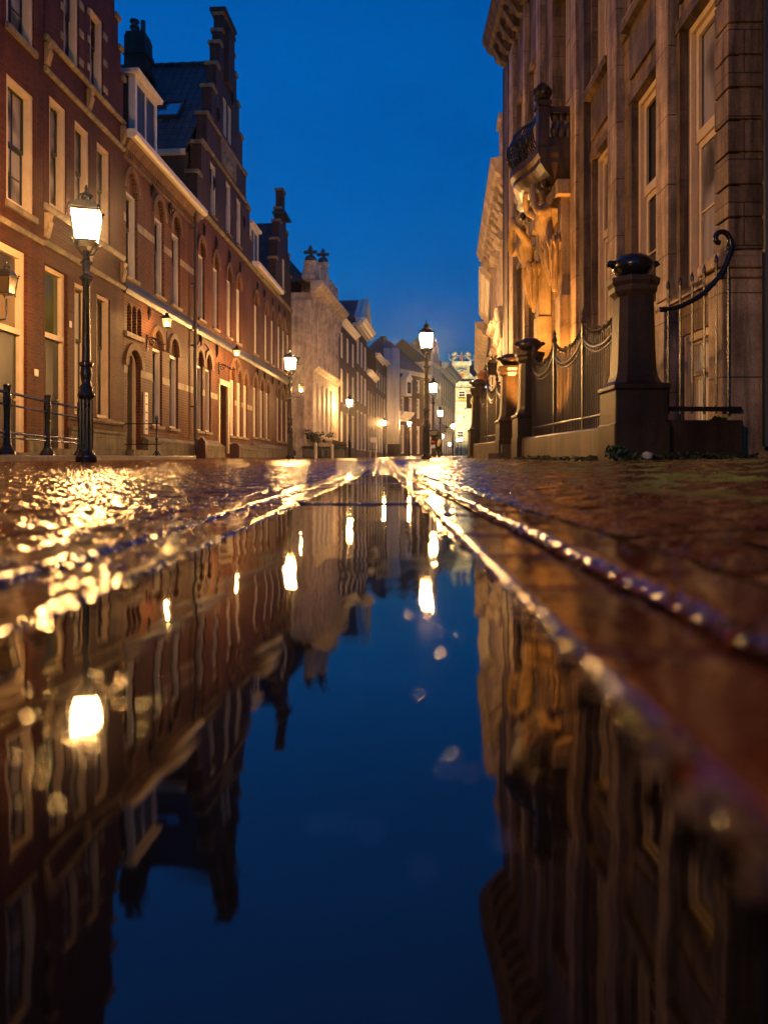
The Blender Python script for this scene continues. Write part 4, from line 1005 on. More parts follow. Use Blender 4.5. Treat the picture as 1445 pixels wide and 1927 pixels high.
# portal
pa0, pa1 = 22-16.2, 22-14.7; pc = (pa0+pa1)/2
ops.append(dict(x0=pa0, x1=pa1, z0=1.2, z1=5.0, rd=.5)); door(E, pa0, pa1, 1.2, 5.0, 3.7, y=.4, frame='gold_stone', fw=.2)
ops.append(dict(x0=pa0, x1=pa1, z0=6.7, z1=10.6, rd=.4))
b = MB(); b.box(pa0, pa1, .3, .38, 6.7, 10.6)
for q in range(3):
    for zz in (6.9, 8.2, 9.5): b.box(pa0+.12+q*.45, pa0+.46+q*.45, .27, .3, zz, zz+1.0)
bd = E.build(b, 'balcony_door', 'cream')
wall(E, [(0, WE, -.3, 12.6)], ops, 'sandstone', depth=9)
# pilasters
for ya_, yb_, mt in ((21.95, 21.3, 'dark_sand'), (21.1, 20.45, 'sand_block'), (19.0, 18.75, 'sand_block'), (17.35, 16.9, 'sand_block'), (14.15, 13.75, 'sand_block'), (13.5, 13.2, 'dark_sand'), (11.8, 11.35, 'sand_block'), (9.7, 9.28, 'sand_block')):
    b = MB(); b.box(22-ya_, 22-yb_, -.13, .02, 2.28, 12.2).box(22-ya_-.05, 22-yb_+.05, -.2, .02, -.3, 2.12); E.build(b, 'pilaster', mt, bevel=.012)
# rusticated corner
b = MB(); z = 2.4; q = 0
while z < 12.2:
    b.box(WE-.30, WE+.03, -.14, .3, z+.012, z+.334); z += .346
E.build(b, 'corner_quoin', 'sandstone', bevel=.015)
b = MB(); b.box(WE-.32, WE+.02, -.2, .4, -.3, 2.1).box(WE-.35, WE+.05, -.24, .4, 2.1, 2.2).box(WE-.38, WE+.08, -.3, .4, 2.2, 2.32).box(WE-.35, WE+.05, -.24, .4, 2.32, 2.39); E.build(b, 'corner_base', 'sand_block', bevel=.02)
band(E, 0, WE-.38, 2.12, 2.28, .14, 'sand_block', name='base_course'); band(E, 0, WE-.32, 6.78, 6.9, .08, 'dark_sand')
b = MB(); b.box(0, 5.4, -.07, .02, -.3, .45).box(7.4, WE-.34, -.07, .02, -.3, .45); E.build(b, 'plinth', 'fence_stone')
cornice(E, -.3, WE+.05, 12.2, 13.4, .75, 'dark_sand')
b = MB()
for q in range(24): b.extrude_x([(.02, 12.25), (-.2, 12.3), (-.5, 12.75), (-.5, 12.85), (.02, 12.85)], .1+q*.6, .32+q*.6)
E.build(b, 'cornice_bracket', 'dark_sand')
ridge_roof(E, 0, WE, .2, 9, 13.3, 16.5, 'slate', hip=2)
b = MB(); b.tube([(-.06, -.08, 12.3), (-.06, -.08, .4)], .07, 8); E.build(b, 'downpipe', 'pipe', smooth=True)
# portal columns, entablature
b = MB()
for s_ in (-1, 1):
    x = pc+s_*1.05
    b.box(x-.2, x+.2, -.32, .02, .4, 3.5).box(x-.24, x+.24, -.36, .02, .4, 1.1).box(x-.15, x+.15, -.28, .02, 3.5, 5.5)
b.box(pc-1.35, pc+1.35, -.4, .02, 5.45, 5.75)
po = E.build(b, 'portal', 'gold_stone', bevel=.015)
b = MB()
for q in range(5): b.box(pc-1.0-.0*q, pc+1.0, -.3-.28*(5-q), -.3-.28*(4-q) if q < 4 else .0, -.2, .35+.18*q)
E.build(b, 'portal_steps', 'fence_stone')
# balcony: curved slab, parapet, iron front
bx0, bx1, bp = pc-1.3, pc+1.3, .98
b = MB(); ns = 16; layers = [(6.42, 1.0), (6.28, 1.0), (6.2, .93), (6.1, .93), (5.98, .8), (5.84, .6), (5.74, .4)]
for (z, sc_) in layers:
    for i in range(ns+1):
        t = -1+2*i/ns; bulge = bp*sc_*(1-.22*abs(t)**3) + .10*sc_*math.cos(t*math.pi*1.5)
        b.v.append((pc+t*1.3*(.75+.25*sc_), -bulge, z))
    b.v += [(pc+1.3*(.75+.25*sc_), .02, z), (pc-1.3*(.75+.25*sc_), .02, z)]
mrow = ns+3
for j in range(len(layers)-1):
    for i in range(mrow): b.f.append((j*mrow+i, j*mrow+(i+1) % mrow, (j+1)*mrow+(i+1) % mrow, (j+1)*mrow+i))
b.f.append(tuple(range(mrow))); b.f.append(tuple(range(len(layers)*mrow-1, (len(layers)-1)*mrow-1, -1)))
bal = E.build(b, 'balcony', 'cap_stone')
b = MB()
for s_ in (-1, 1):
    x = pc+s_*1.2
    b = MB(); b.box(x-.12, x+.12, -.76, -.54, 6.42, 7.2).box(x-.16, x+.16, -.8, -.5, 7.2, 7.3).box(x-.09, x+.09, -.54, -.02, 6.42, 6.6).box(x-.09, x+.09, -.54, -.02, 7.08, 7.2)
    for q in range(3): b.lathe([(.05, 6.6), (.085, 6.75), (.04, 6.92), (.075, 7.02), (.06, 7.08)], 8, (x, -.42+q*.14, 0))
    E.build(b, 'balcony_parapet', 'cap_stone', bal)
for s_ in (-1, 1):
    b = MB(); b.lathe([(.05, 7.3), (.15, 7.36), (.17, 7.45)], 10, (pc+s_*1.2, -.66, 0))
    for q in range(9): a = q*2*math.pi/9; b.ball((pc+s_*1.2+.13*math.cos(a), -.66+.13*math.sin(a), 7.5), (.07, .07, .1), 6, 5)
    b.ball((pc+s_*1.2, -.66, 7.58), (.13, .13, .12), 10, 8); E.build(b, 'balcony_finial', 'pillar_stone', bal, smooth=True)
b = MB()
for i in range(22):
    t = -1+2*i/21; x = pc+t*1.05; y_ = -(bp*(1-.22*abs(t)**3)+.1*math.cos(t*4.7))+.08
    b.tube([(x, y_, 6.42), (x, y_-.1, 6.62), (x, y_-.15, 6.85), (x, y_, 7.18)], .016, 5)
    if i % 3 == 1: b.tube([(x+.09*math.cos(a), y_-.13, 6.82+.15*math.sin(a)) for a in [k*.7 for k in range(9)]], .016, 5)
b.tube([(pc+t*1.08, -(bp*(1-.22*abs(t)**3)+.1*math.cos(t*4.7))+.08, 7.2) for t in [-1+.1*k for k in range(21)]], .03, 6)
E.build(b, 'balcony_railing', 'iron', bal)
# carved atlas figures
def skin_figure(name, joints, edges, mat, parent, dz):
    me = bpy.data.meshes.new(name); me.from_pydata([(x, y, z-dz) for x, y, z, r in joints], edges, [])
    o = bpy.data.objects.new(name, me); C.objects.link(o)
    sk = o.modifiers.new('skin', 'SKIN'); me.skin_vertices[0].data
    for i, (x, y, z, r) in enumerate(joints): me.skin_vertices[0].data[i].radius = (r, r)
    me.skin_vertices[0].data[0].use_root = True
    ss = o.modifiers.new('sub', 'SUBSURF'); ss.levels = 1; ss.render_levels = 2
    me.materials.append(mat); o.parent = parent; return o
def atlas(x, s_):
    J_ = [(x, -.5, 3.95, .20), (x, -.56, 4.25, .19), (x, -.66, 4.6, .24), (x, -.66, 4.88, .2), (x, -.62, 5.05, .09), (x+s_*.04, -.72, 5.25, .13),
          (x+s_*.3, -.66, 4.86, .12), (x+s_*.52, -.85, 4.62, .095), (x+s_*.40, -.95, 5.0, .08), (x+s_*.25, -.9, 5.42, .07), (x+s_*.2, -.9, 5.62, .06),
          (x-s_*.3, -.66, 4.86, .12), (x-s_*.5, -.9, 5.1, .09), (x-s_*.34, -.98, 5.42, .075), (x-s_*.26, -.96, 5.62, .06),
          (x, -.46, 3.6, .2), (x, -.42, 3.2, .14), (x, -.4, 2.8, .09), (x, -.4, 2.5, .05)]
    J_ = [(x+(q[0]-x)*.9, q[1]*.92, 5.72-(5.62-q[2])*.68, q[3]*.86) for q in J_]
    ed = [(0, 1), (1, 2), (2, 3), (3, 4), (4, 5), (3, 6), (6, 7), (7, 8), (8, 9), (9, 10), (3, 11), (11, 12), (12, 13), (13, 14), (0, 15), (15, 16), (16, 17), (17, 18)]
    f = skin_figure('atlas_figure', J_, ed, M['gold_stone'], E.root, E.zb)
    b = MB()
    n_ = 40
    for (z, r) in ((4.72, .17), (4.6, .21), (4.4, .20), (4.2, .16), (4.0, .115), (3.85, .07), (3.72, .045)):
        for k in range(n_):
            th = 2*math.pi*k/n_; rr_ = r*(1+.16*math.sin(9*th+z*5)+.07*math.sin(17*th-z*9)); b.v.append((x+rr_*math.cos(th), -.42+rr_*math.sin(th)*.85-.03*math.sin((z-3.7)*3), z+.05*math.sin(3*th)*(z > 4.65)))
    for j in range(6):
        for k in range(n_): b.f.append((j*n_+k, j*n_+(k+1) % n_, (j+1)*n_+(k+1) % n_, (j+1)*n_+k))
    for k in range(9):
        a = k*2*math.pi/9; b.tube([(x+.2*math.cos(a), -.42+.17*math.sin(a), 4.68), (x+.24*math.cos(a), -.42+.2*math.sin(a), 4.55), (x+.2*math.cos(a+.2), -.42+.17*math.sin(a+.2), 4.42)], [.045, .04, .008], 5)
    E.build(b, 'leaf_drapery', 'gold_stone', f, smooth=True)
    b = MB()
    for q in range(12):
        a = q*2.1; b.ball((x+s_*.04+.11*math.cos(a), -.65+.09*math.sin(a), 5.49+.06*math.sin(q*1.3)), .05, 6, 5)
    E.build(b, 'curled_hair', 'gold_stone', f)
atlas(pc-.98, -1); atlas(pc+.98, 1)
b = MB()
for q in range(40):
    a = random.uniform(bx0+.3, bx1-.3); b.ball((a, -.38-random.uniform(0, .25), 5.82+random.uniform(-.06, .2)), (random.uniform(.06, .14), .08, random.uniform(.05, .12)), 6, 5)
E.build(b, 'carved_foliage', 'cap_stone', bal)

# ---- R2 stucco neighbour and the houses beyond
R2 = House('cream_stucco_house', 'cream stucco house with a bracketed cornice between the stone mansion and the far shops', 'house', 4.75, 32.0, 3.92, 22.15)
ops = []
for i in range(4):
    a = 1.0+i*2.3
    for z0, z1 in ((2.0, 4.3), (5.2, 8.0)):
        ops.append(dict(x0=a, x1=a+1.0, z0=z0, z1=z1, rd=.28)); window(R2, a, a+1.0, z0, z1, frame='cream', sash='cream', pane='pane_net_skytint', sill='pale_stone')
        b = MB(); b.extrude_x([(.02, z1+.05), (-.1, z1+.05), (-.28, z1+.25), (-.28, z1+.32), (.02, z1+.36)], a-.15, a+1.15); R2.build(b, 'window_hood', 'stucco')
wall(R2, [(0, R2.len, -.3, 9.0)], ops, 'stucco', depth=8)
cornice(R2, -.1, R2.len-.05, 8.55, 9.7, .62, 'stucco')
b = MB()
for q in range(13): b.extrude_x([(.02, 8.7), (-.15, 8.7), (-.42, 9.05), (-.42, 9.15), (.02, 9.15)], .3+q*.75, .55+q*.75); b.ball((.42+q*.75, -.36, 8.98), .09, 8, 6)
R2.build(b, 'cornice_bracket', 'stucco')
b = MB(); b.box(R2.len-.9, R2.len-.1, -.3, .4, 9.7, 10.9).box(R2.len-1.0, R2.len-.05, -.38, .5, 10.9, 11.05); R2.build(b, 'attic', 'stucco')
for a, z in ((8.9, 5.0), (8.0, 4.9)):
    b = MB(); b.ball((a, -.25, z), (.2, .2, .27)).ball((a, -.2, z-.5), (.28, .2, .35)).ball((a, -.15, z-1.0), (.2, .14, .3)); R2.build(b, 'carved_bust', 'stucco', smooth=2)
cornice(R2, 5.2, 7.4, 4.6, 5.1, .5, 'stucco', 'door_hood'); ridge_roof(R2, 0, R2.len, .2, 8, 9.6, 12, 'slate')
b = MB(); b.box(0, R2.len, -.1, .02, -.2, 1.2); R2.build(b, 'plinth', 'stucco_joint')
S1 = simple('brown_shop_house', 'brown brick shop house with a projecting pale cornice beyond the cream stucco house', 6.1, 42.0, 4.8, 32.2, 8.6, 'brown_brick', 5, [(.6, 3.2, 'lit_window'), (4.2, 7.0, 'pane_net_skytint')], wratio=.4, corn=('white', .55, .9), roof='slate', ridge=2.5)
S2 = simple('dark_shop_house', 'dark brick shop house with a stepped pale cornice, farthest on the right side', 8.6, 62.0, 6.15, 42.2, 8.0, 'dark_brick', 8, [(.6, 3.2, 'lit_window'), (4.2, 6.6, 'pane_net_skytint')], wratio=.4, corn=('stucco', .8, 1.2), roof='slate', ridge=2.5)

# ------------------------------------------------------------------ street lamps
def lantern(parent, z, s=1.0, glass_mat='lamp_glass', x=0, y=0, metal='iron'):
    r2 = math.sqrt(2)/2
    b = MB()
    w0, w1, h = .160*s, .213*s, .46*s
    b.lathe([(w0*1.08/r2, z-.03*s), (w0*1.08/r2, z)], 4, (x, y, 0), math.pi/4)
    for sx in (-1, 1):
        for sy in (-1, 1): b.tube([(x+sx*w0, y+sy*w0, z), (x+sx*w1, y+sy*w1, z+h)], .014*s, 6)
    b.lathe([(w1*1.1/r2, z+h), (w1*1.14/r2, z+h+.03*s), (w1*.95/r2, z+h+.07*s)], 4, (x, y, 0), math.pi/4)
    for sx in (-1, 1):
        for sy in (-1, 1): b.ball((x+sx*w0*1.02, y+sy*w0*1.02, z-.06*s), .025*s, 6, 5); b.ball((x+sx*w1*1.08, y+sy*w1*1.08, z+h+.08*s), .03*s, 6, 5)
    fr = b.build('lantern', M[metal], parent)
    b = MB()
    b.lathe([(w0*.97/r2, z+.005), (w1*.97/r2, z+h-.005)], 4, (x, y, 0), math.pi/4); b.build('glass', M[glass_mat], fr)
    if glass_mat == 'wall_lamp_glass':
        b = MB(); b.ball((x, y, z+h*.38), .05, 10, 8); b.build('bulb', M['bulb'], fr)
    b = MB(); zt = z+h+.06*s
    b.lathe([(w1*.98/r2, zt), (.165*s/r2, zt+.09*s), (.11*s/r2, zt+.15*s)], 4, (x, y, 0), math.pi/4)
    b.lathe([(.095*s, zt+.14*s), (.085*s, zt+.22*s), (.11*s, zt+.235*s), (.105*s, zt+.26*s), (.04*s, zt+.30*s), (.02*s, zt+.33*s), (.03*s, zt+.36*s), (.01*s, zt+.43*s)], 12, (x, y, 0)); b.build('lantern_roof', M[metal], fr, smooth=True)
    return fr
def lamp_post(X, Y, label, detail=True, glass='lamp_glass', Hh=3.72, s=1.0, group='street lamps along the road'):
    root = empty('street_lamp', (X, Y, G(X, Y)-.01)); tag(root, label, 'street lamp', group)
    n_ = 16 if detail else 8
    b = MB(); b.lathe([(.17, 0), (.175, .09), (.14, .13), (.115, .18), (.112, .22)], n_)
    if detail:
        for k in range(10):
            a = 2*math.pi*k/10; b.tube([(.098*math.cos(a), .098*math.sin(a), .2), (.094*math.cos(a), .094*math.sin(a), 1.05)], .018, 5)
    b.lathe([(.10, .2), (.098, 1.05), (.115, 1.08), (.14, 1.11), (.14, 1.15), (.105, 1.2), (.11, 1.26), (.075, 1.32), (.085, 1.4), (.10, 1.5), (.085, 1.6), (.115, 1.63), (.115, 1.67), (.07, 1.7)], n_); b.build('base', M['iron'], root, smooth=True)
    b = MB(); b.lathe([(.072, 1.69), (.058, 2.95), (.075, 3.0), (.07, 3.04), (.11, 3.08), (.11, 3.12), (.06, 3.16), (.055, 3.2), (.075, 3.35), (.05, 3.5), (.06, Hh-.16)], n_); b.build('post', M['iron'], root, smooth=True)
    b = MB()
    for k in range(4):
        a = math.pi/4+k*math.pi/2; c, s_ = math.cos(a), math.sin(a)
        b.tube([(.05*c, .05*s_, Hh-.22), (.12*c, .12*s_, Hh-.2), (.2*c, .2*s_, Hh-.1), (.29*c, .29*s_, Hh)], .016, 6)
    if detail:
        for k in range(8):
            a = k*math.pi/4; b.ball((.07*math.cos(a), .07*math.sin(a), 3.36), .03, 6, 5)
    b.build('lamp_bracket', M['iron'], root)
    lantern(root, Hh, s, glass); return root
l1 = lamp_post(-5.0, 12.05, 'nearest and tallest looking lit street lamp, before the brown brick house'); l1.rotation_euler = (0, 0, R(13))
lamp_post(-5.2, -4.5, 'lit street lamp continuing the left row behind the viewer', False)
lamp_post(1.42, 24.0, 'tall lit street lamp standing alone against the blue sky right of centre')
l2 = lamp_post(-3.92, 30.0, 'lit street lamp with a small side lantern beside the pale stucco mansion')
lamp_post(-2.5, 52.0, 'lit street lamp in front of the picket fence and dark brick houses', False)
lamp_post(.0, 83.0, 'lit street lamp in front of the white sheeted scaffold', False)
lamp_post(2.85, 41.5, 'lit street lamp directly behind the scooter', False)
lamp_post(5.2, 66.5, 'lit street lamp before the arched doorway of the scrolled gable house', False)
lamp_post(9.2, 96.0, 'lit street lamp standing in front of the floodlit cream gabled hall', False)
lamp_post(3.15, 89.0, 'small lit street lamp in front of the hip roofed house', False)
b = MB(); b.tube([(0, 0, 2.62), (.1, 0, 2.62)], .02, 6); sp = [(.12+.1*math.cos(a)*(1-a/9), 0, 2.66+.1*math.sin(a)*(1-a/9)) for a in [k*.6 for k in range(11)]]; b.tube(sp, .014, 5).tube([(.1, 0, 2.56), (.25, 0, 2.60), (.38, 0, 2.56), (.45, 0, 2.64), (.45, 0, 2.74)], .016, 6).box(-.12, .12, -.09, .09, 2.5, 2.56); b.build('side_bracket', M['iron'], l2)
lantern(l2, 2.78, .5, 'wall_lamp_glass', x=.45)
# far small lamps near the hall
for x, y, Y, lb in ((831, 821, 62, 'small glowing lamp globe above the scooter handlebar'), (861, 828, 120, 'left one of the two tiny glowing lamps low before the floodlit hall'), (868, 827, 124, 'right one of the two tiny glowing lamps low before the floodlit hall'), (846, 836, 112, 'lowest tiny glowing lamp beside the pale corner house')):
    p = px(x, y, Y); g0 = G(p.x, p.y); rt = empty('globe_lamp', (p.x, p.y, g0)); tag(rt, lb, 'street lamp', 'small globe lamps at the far end')
    b = MB(); b.tube([(0, 0, 0), (0, 0, p.z-g0-.2)], [.06, .04], 8); b.build('post', M['iron'], rt)
    b = MB(); b.ball((0, 0, p.z-g0), .26 if Y > 100 else .2, 10, 8); b.build('globe', M['small_lamp_glass'], rt)

# wall lanterns
def wall_lantern(H, a, z, reach, label, s=.8, lit=True, group='wall lanterns on scrolled iron brackets'):
    w0 = H.world(a, 0, z); root = empty('wall_lantern', w0, math.atan2(H.d.y, H.d.x)); tag(root, label, 'wall lantern', group)
    b = MB(); b.box(-.04, .04, -.03, .0, -.85, -.35)
    cc = [(0, -.17-.13*math.cos(t)*(1-t/9.5), -.58+.13*math.sin(t)*(1-t/9.5)) for t in [k*.55 for k in range(15)]]
    b.tube(cc, .016, 6); b.tube([(0, -.02, -.45), (0, -.17, -.43), (0, -.32, -.5), (0, -reach*.7, -.66), (0, -reach, -.64), (0, -reach, -.45), (0, -reach, -.26)], [.016, .018, .02, .018, .016, .016, .02], 6); b.ball((0, -reach*.62, -.6), (.03, .06, .04), 6, 5)
    b.build('bracket', M['iron'], root)
    lf = lantern(root, -.22*s, s*.92, 'wall_lamp_glass' if lit else 'unlit_glass', y=-reach)
    return root
wall_lantern(B, 21.75-20.1, 4.42, .62, 'lit wall lantern on a scrolled bracket between the arched door and arched windows', .58)
wall_lantern(Cc, 29.1-26.4, 4.65, .75, 'lit wall lantern on a scrolled bracket above the recessed doorway', .58)
wall_lantern(A1, 13.55-7, 3.5, .62, 'unlit wall lantern hanging by the door of the house at the left edge', .72, False)
wall_lantern(R2, 7.9, 3.35, .45, 'unlit dark wall lantern on the cream stucco house at right', .8, False)

# ------------------------------------------------------------------ floodlights (fixtures the place has)
def flood(X, Y, Z, target, power, col, angle, label, size=.25):
    g0 = Z; root = empty('floodlight', (X, Y, g0)); tag(root, label, 'floodlight', 'small ground floodlights')
    b = MB(); b.box(-.12, .12, -.1, .1, 0, .05).box(-.1, .1, -.07, .07, .05, .16); b.build('housing', M['iron'], root)
    b = MB(); b.box(-.09, .09, -.06, .06, .16, .166); b.build('lens', M['unlit_glass'], root)
    ld = bpy.data.lights.new('floodlight_beam', 'SPOT'); ld.energy = power; ld.color = col; ld.spot_size = R(angle); ld.spot_blend = .6; ld.shadow_soft_size = size
    lo = bpy.data.objects.new('floodlight_beam', ld); C.objects.link(lo); lo.parent = root; lo.location = (0, 0, .2+size*.2)
    d = Vector(target)-Vector((X, Y, g0+.2)); lo.rotation_euler = d.to_track_quat('-Z', 'Y').to_euler()
flood(2.95, 13.9, .45, (3.45, 15.45, 4.6), 2000, (1, .43, .09), 75, 'small floodlight in the forecourt by the portal steps of the stone mansion', .06)
flood(12.5, 138, 4.2, (16.5, 150, 15), 24000, (1, .80, .44), 70, 'floodlight on the left aimed at the cream gabled hall')
flood(19.5, 137, 2.6, (16.5, 150, 13), 24000, (1, .80, .44), 70, 'floodlight on the right aimed at the cream gabled hall')

# ------------------------------------------------------------------ forecourt fence of the mansion
XP = 2.63
def pillar(Y, label, sc_=1.0, ball_tilt=0):
    g0 = G(XP, Y)-.03; root = empty('stone_pillar', (XP, Y, g0)); tag(root, label, 'pillar', 'stone pillars topped by iron balls'); r2 = math.sqrt(2)/2
    b = MB(); b.box(-.27, .27, -.27, .27, 0, .74).box(-.285, .285, -.285, .285, 0, .40).lathe([(.285/r2, .74), (.29/r2, .755), (.29/r2, .79), (.265/r2, .81)], 4, rot=math.pi/4); b.build('plinth', M['pillar_stone'], root, bevel=.012)
    b = MB(); prof = [(.262, .81), (.235, .84), (.215, .89), (.203, .95), (.197, 1.05), (.178, 1.72)]
    for (r, z) in prof:
        c = r*.62
        b.v += [(r, -c, z), (r, c, z), (c, r, z), (-c, r, z), (-r, c, z), (-r, -c, z), (-c, -r, z), (c, -r, z)]
    for i in range(len(prof)-1):
        for k in range(8): b.f.append((i*8+k, i*8+(k+1) % 8, i*8+8+(k+1) % 8, i*8+8+k))
    b.build('shaft', M['pillar_stone'], root)
    b = MB(); b.lathe([(.185, 1.7), (.2, 1.73), (.24, 1.78), (.245, 1.83), (.27, 1.87), (.275, 1.92), (.2, 1.935)], 8, rot=math.pi/8); b.build('cap', M['cap_stone'], root, bevel=.006)
    b = MB(); b.lathe([(.12, 1.93), (.13, 1.96)], 12); b.ball((0, 0, 2.065), (.215, .215, .135), 20, 12)
    for s_ in (-1, 1): b.tube([(s_*.19, 0, 2.08), (s_*.25, 0, 2.095), (s_*.265, 0, 2.07)], [.05, .035, .03], 8)
    b.build('iron_ball', M['iron'] if Y < 10 else M['rust_iron'], root, smooth=2); return root
pillar(7.58, 'large near stone pillar with a dark iron ball beside the curved spiked railing')
pillar(12.95, 'second stone pillar at the near side of the portal steps')
pillar(14.95, 'third stone pillar at the far side of the portal steps')
pillar(19.9, 'farthest small stone pillar in front of the shop signs')
def fence(Ya, Yb, label, lowlabel):
    za, zc_ = G(XP, Ya)+.36, G(XP, Yb)+.36
    n_ = 6
    b = MB(); prv = None
    for i in range(2):
        y, z = ((Ya, za), (Yb, zc_))[i]; g = G(XP, y)-.1
        b.v += [(XP-.2, y, g), (XP-.2, y, z-.03), (XP-.17, y, z), (XP+.17, y, z), (XP+.2, y, z-.03), (XP+.2, y, g)]
    b.f += [(0, 1, 7, 6), (1, 2, 8, 7), (2, 3, 9, 8), (3, 4, 10, 9), (4, 5, 11, 10), (5, 4, 3, 2, 1, 0), (6, 7, 8, 9, 10, 11)]
    tag(b.build('low_wall', M['fence_stone']), lowlabel, 'wall')
    root = empty('iron_fence', (XP, (Ya+Yb)/2, (za+zc_)/2)); tag(root, label, 'fence', 'iron fences between the stone pillars')
    oy, oz = (Ya+Yb)/2, (za+zc_)/2
    L_ = Yb-Ya; panels = max(1, round(L_/1.55)); pl = L_/panels
    def base(y): return za+(zc_-za)*(y-Ya)/L_
    def top(y):
        t = ((y-Ya) % pl)/pl; return 1.02+.22*abs(2*t-1)**2.2
    bars = MB(); y = Ya+.03
    while y < Yb:
        z0 = base(y)-oz
        h_ = top(y)
        bars.tube([(0, y-oy, z0+.02), (0, y-oy, z0+h_+.17+.03*math.sin(y*41))], .0095, 6); bars.ball((0, y-oy, z0+h_+.19), (.017, .017, .035), 6, 4); y += .082
    bars.build('bar_panel', M['bar_iron'], root)
    for (dz_, r, f) in ((.17, .02, 0), (0, .026, 1), (-.06, .014, 1)):
        pts = []
        for i in range(61):
            y = Ya+L_*i/60; pts.append((0, y-oy, base(y)-oz+(top(y)+dz_ if f else dz_)))
        rb = MB(); rb.tube(pts, r, 6); rb.build('rail', M['rail_iron'], root, smooth=2)
    for i in range(panels+1):
        y = min(max(Ya+i*pl, Ya+.05), Yb-.05); pb = MB(); pb.box(-.022, .022, y-oy-.022, y-oy+.022, base(y)-oz, base(y)-oz+1.42); pb.lathe([(.03, 1.42), (.045, 1.46), (.02, 1.52), (.03, 1.56), (.0, 1.64)], 8, (0, y-oy, base(y)-oz)); pb.build('fence_post', M['rail_iron'], root)
    sb_ = MB()
    for i in range(panels):
        yc = Ya+pl*(i+.5)-oy; zc = base(yc+oy)-oz+1.2
        for s_ in (-1, 1): sb_.tube([(0, yc+s_*(.04+.1*(1-t/9)*(1+math.cos(t))), zc+.08*math.sin(t)*(1-t/9)) for t in [k*.6 for k in range(12)]], .011, 5)
    sb_.build('scrollwork', M['bar_iron'], root)
fence(7.87, 12.66, 'long dark iron fence with swagged rails between the nearest and the second stone pillar', 'low stone wall under the long near iron fence')
fence(15.24, 19.6, 'farther iron fence with swagged rails between the third and the farthest pillar', 'low stone wall under the farther iron fence')
# spiked return railing with a curled end
g0 = G(3.3, 7.58); rr = empty('spiked_railing', (XP+.28, 7.58, g0)); tag(rr, 'curved iron railing with spear tips, curling up against the stone mansion corner', 'railing')
ctr = [(0, 1.62-g0+.1), (.15, 1.64), (.3, 1.70), (.45, 1.79), (.58, 1.92), (.69, 2.08), (.75, 2.26), (.745, 2.37), (.70, 2.44), (.64, 2.45), (.595, 2.41), (.60, 2.35), (.64, 2.335)]
ctr = [(x, z-g0+.12) for x, z in ctr]; ctr[0] = (0, 1.63-g0+.12)
def spl(pts, n=5):
    out = []
    for i in range(len(pts)-1):
        p0, p1, p2, p3 = pts[max(i-1, 0)], pts[i], pts[i+1], pts[min(i+2, len(pts)-1)]
        for k in range(n):
            t = k/n; out.append(tuple(.5*((2*p1[q])+(-p0[q]+p2[q])*t+(2*p0[q]-5*p1[q]+4*p2[q]-p3[q])*t*t+(-p0[q]+3*p1[q]-3*p2[q]+p3[q])*t**3) for q in range(len(p1))))
    return out + [tuple(pts[-1])]
cs = spl(ctr); b = MB(); b.tube([(x, 0, z) for x, z in cs], .028, 8); b.build('curved_rail', M['iron'], rr, smooth=2)
for i in range(6):
    x = .09+i*.127; tip = [2.06, 2.10, 2.15, 2.23, 2.34, 2.47][i]-g0
    b = MB(); b.tube([(x, 0, .47), (x, 0, tip-.1), (x, 0, tip-.08), (x, 0, tip-.05), (x, 0, tip)], [.014, .013, .02, .019, .002], 6); b.build('spear_bar', M['iron'], rr)
b = MB(); b.box(0, .86, -.02, .02, .50, .55); b.build('bottom_rail', M['iron'], rr)
b = MB(); b.box(XP+.29, 3.72, 7.42, 7.75, g0-.15, g0+.40); tag(b.build('low_wall', M['pillar_stone'], bevel=.015), 'short dark stone wall under the curved spiked railing', 'wall')
# weeds
b = MB()
def leafy(bm, c, r, n_, size, flat=.8):
    for _ in range(n_):
        v = Vector((random.gauss(0, 1), random.gauss(0, 1), random.gauss(0, 1))).normalized()*r*random.random()**.4; p = Vector(c)+Vector((v.x, v.y, abs(v.z)*flat))
        a = Vector((random.uniform(-1, 1), random.uniform(-1, 1), random.uniform(-.3, 1))).normalized()*size*random.uniform(.6, 1.3); q = a.cross(Vector((random.uniform(-1, 1), random.uniform(-1, 1), random.uniform(-1, 1)))).normalized()*size*.45
        k = len(bm.v); bm.v += [tuple(p-a*.5), tuple(p+q), tuple(p+a*.6), tuple(p-q)]; bm.f.append((k, k+1, k+2, k+3))
for _ in range(90):
    Y = random.uniform(8.0, 12.6) if random.random() < .65 else random.uniform(15, 19.5); X = XP-.22-abs(random.gauss(0, .1))
    leafy(b, (X, Y, G(X, Y)+.0), random.uniform(.03, .08), 14, .035)
for _ in range(46):
    X = random.uniform(2.32, 3.75); Y = 7.22-abs(random.gauss(0, .06)); leafy(b, (X, Y, G(X, Y)), random.uniform(.03, .10), 18, .04)
for _ in range(10):
    X = random.uniform(2.28, 2.42); Y = 7.24; leafy(b, (X, Y, G(X, Y)+random.uniform(0, .1)), .09, 26, .045)
tag(b.build('weeds', M['leaf']), 'low green weeds growing along the foot of the pillar and fence wall', 'weeds', kind='stuff')
b = MB(); leafy(b, (3.52, 7.56, G(3.5, 7.5)+.40), .07, 60, .05, .7); tag(b.build('wall_plant', M['leaf']), 'small leafy plant growing on the short dark wall under the spiked railing', 'plant')
b = MB(); b.ball((2.60, 7.08, G(2.6, 7.08)+.035), (.05, .045, .038), 14, 10, .16); tag(b.build('crumpled_paper', M['paper']), 'crumpled pale paper lying in front of the large near pillar', 'litter')

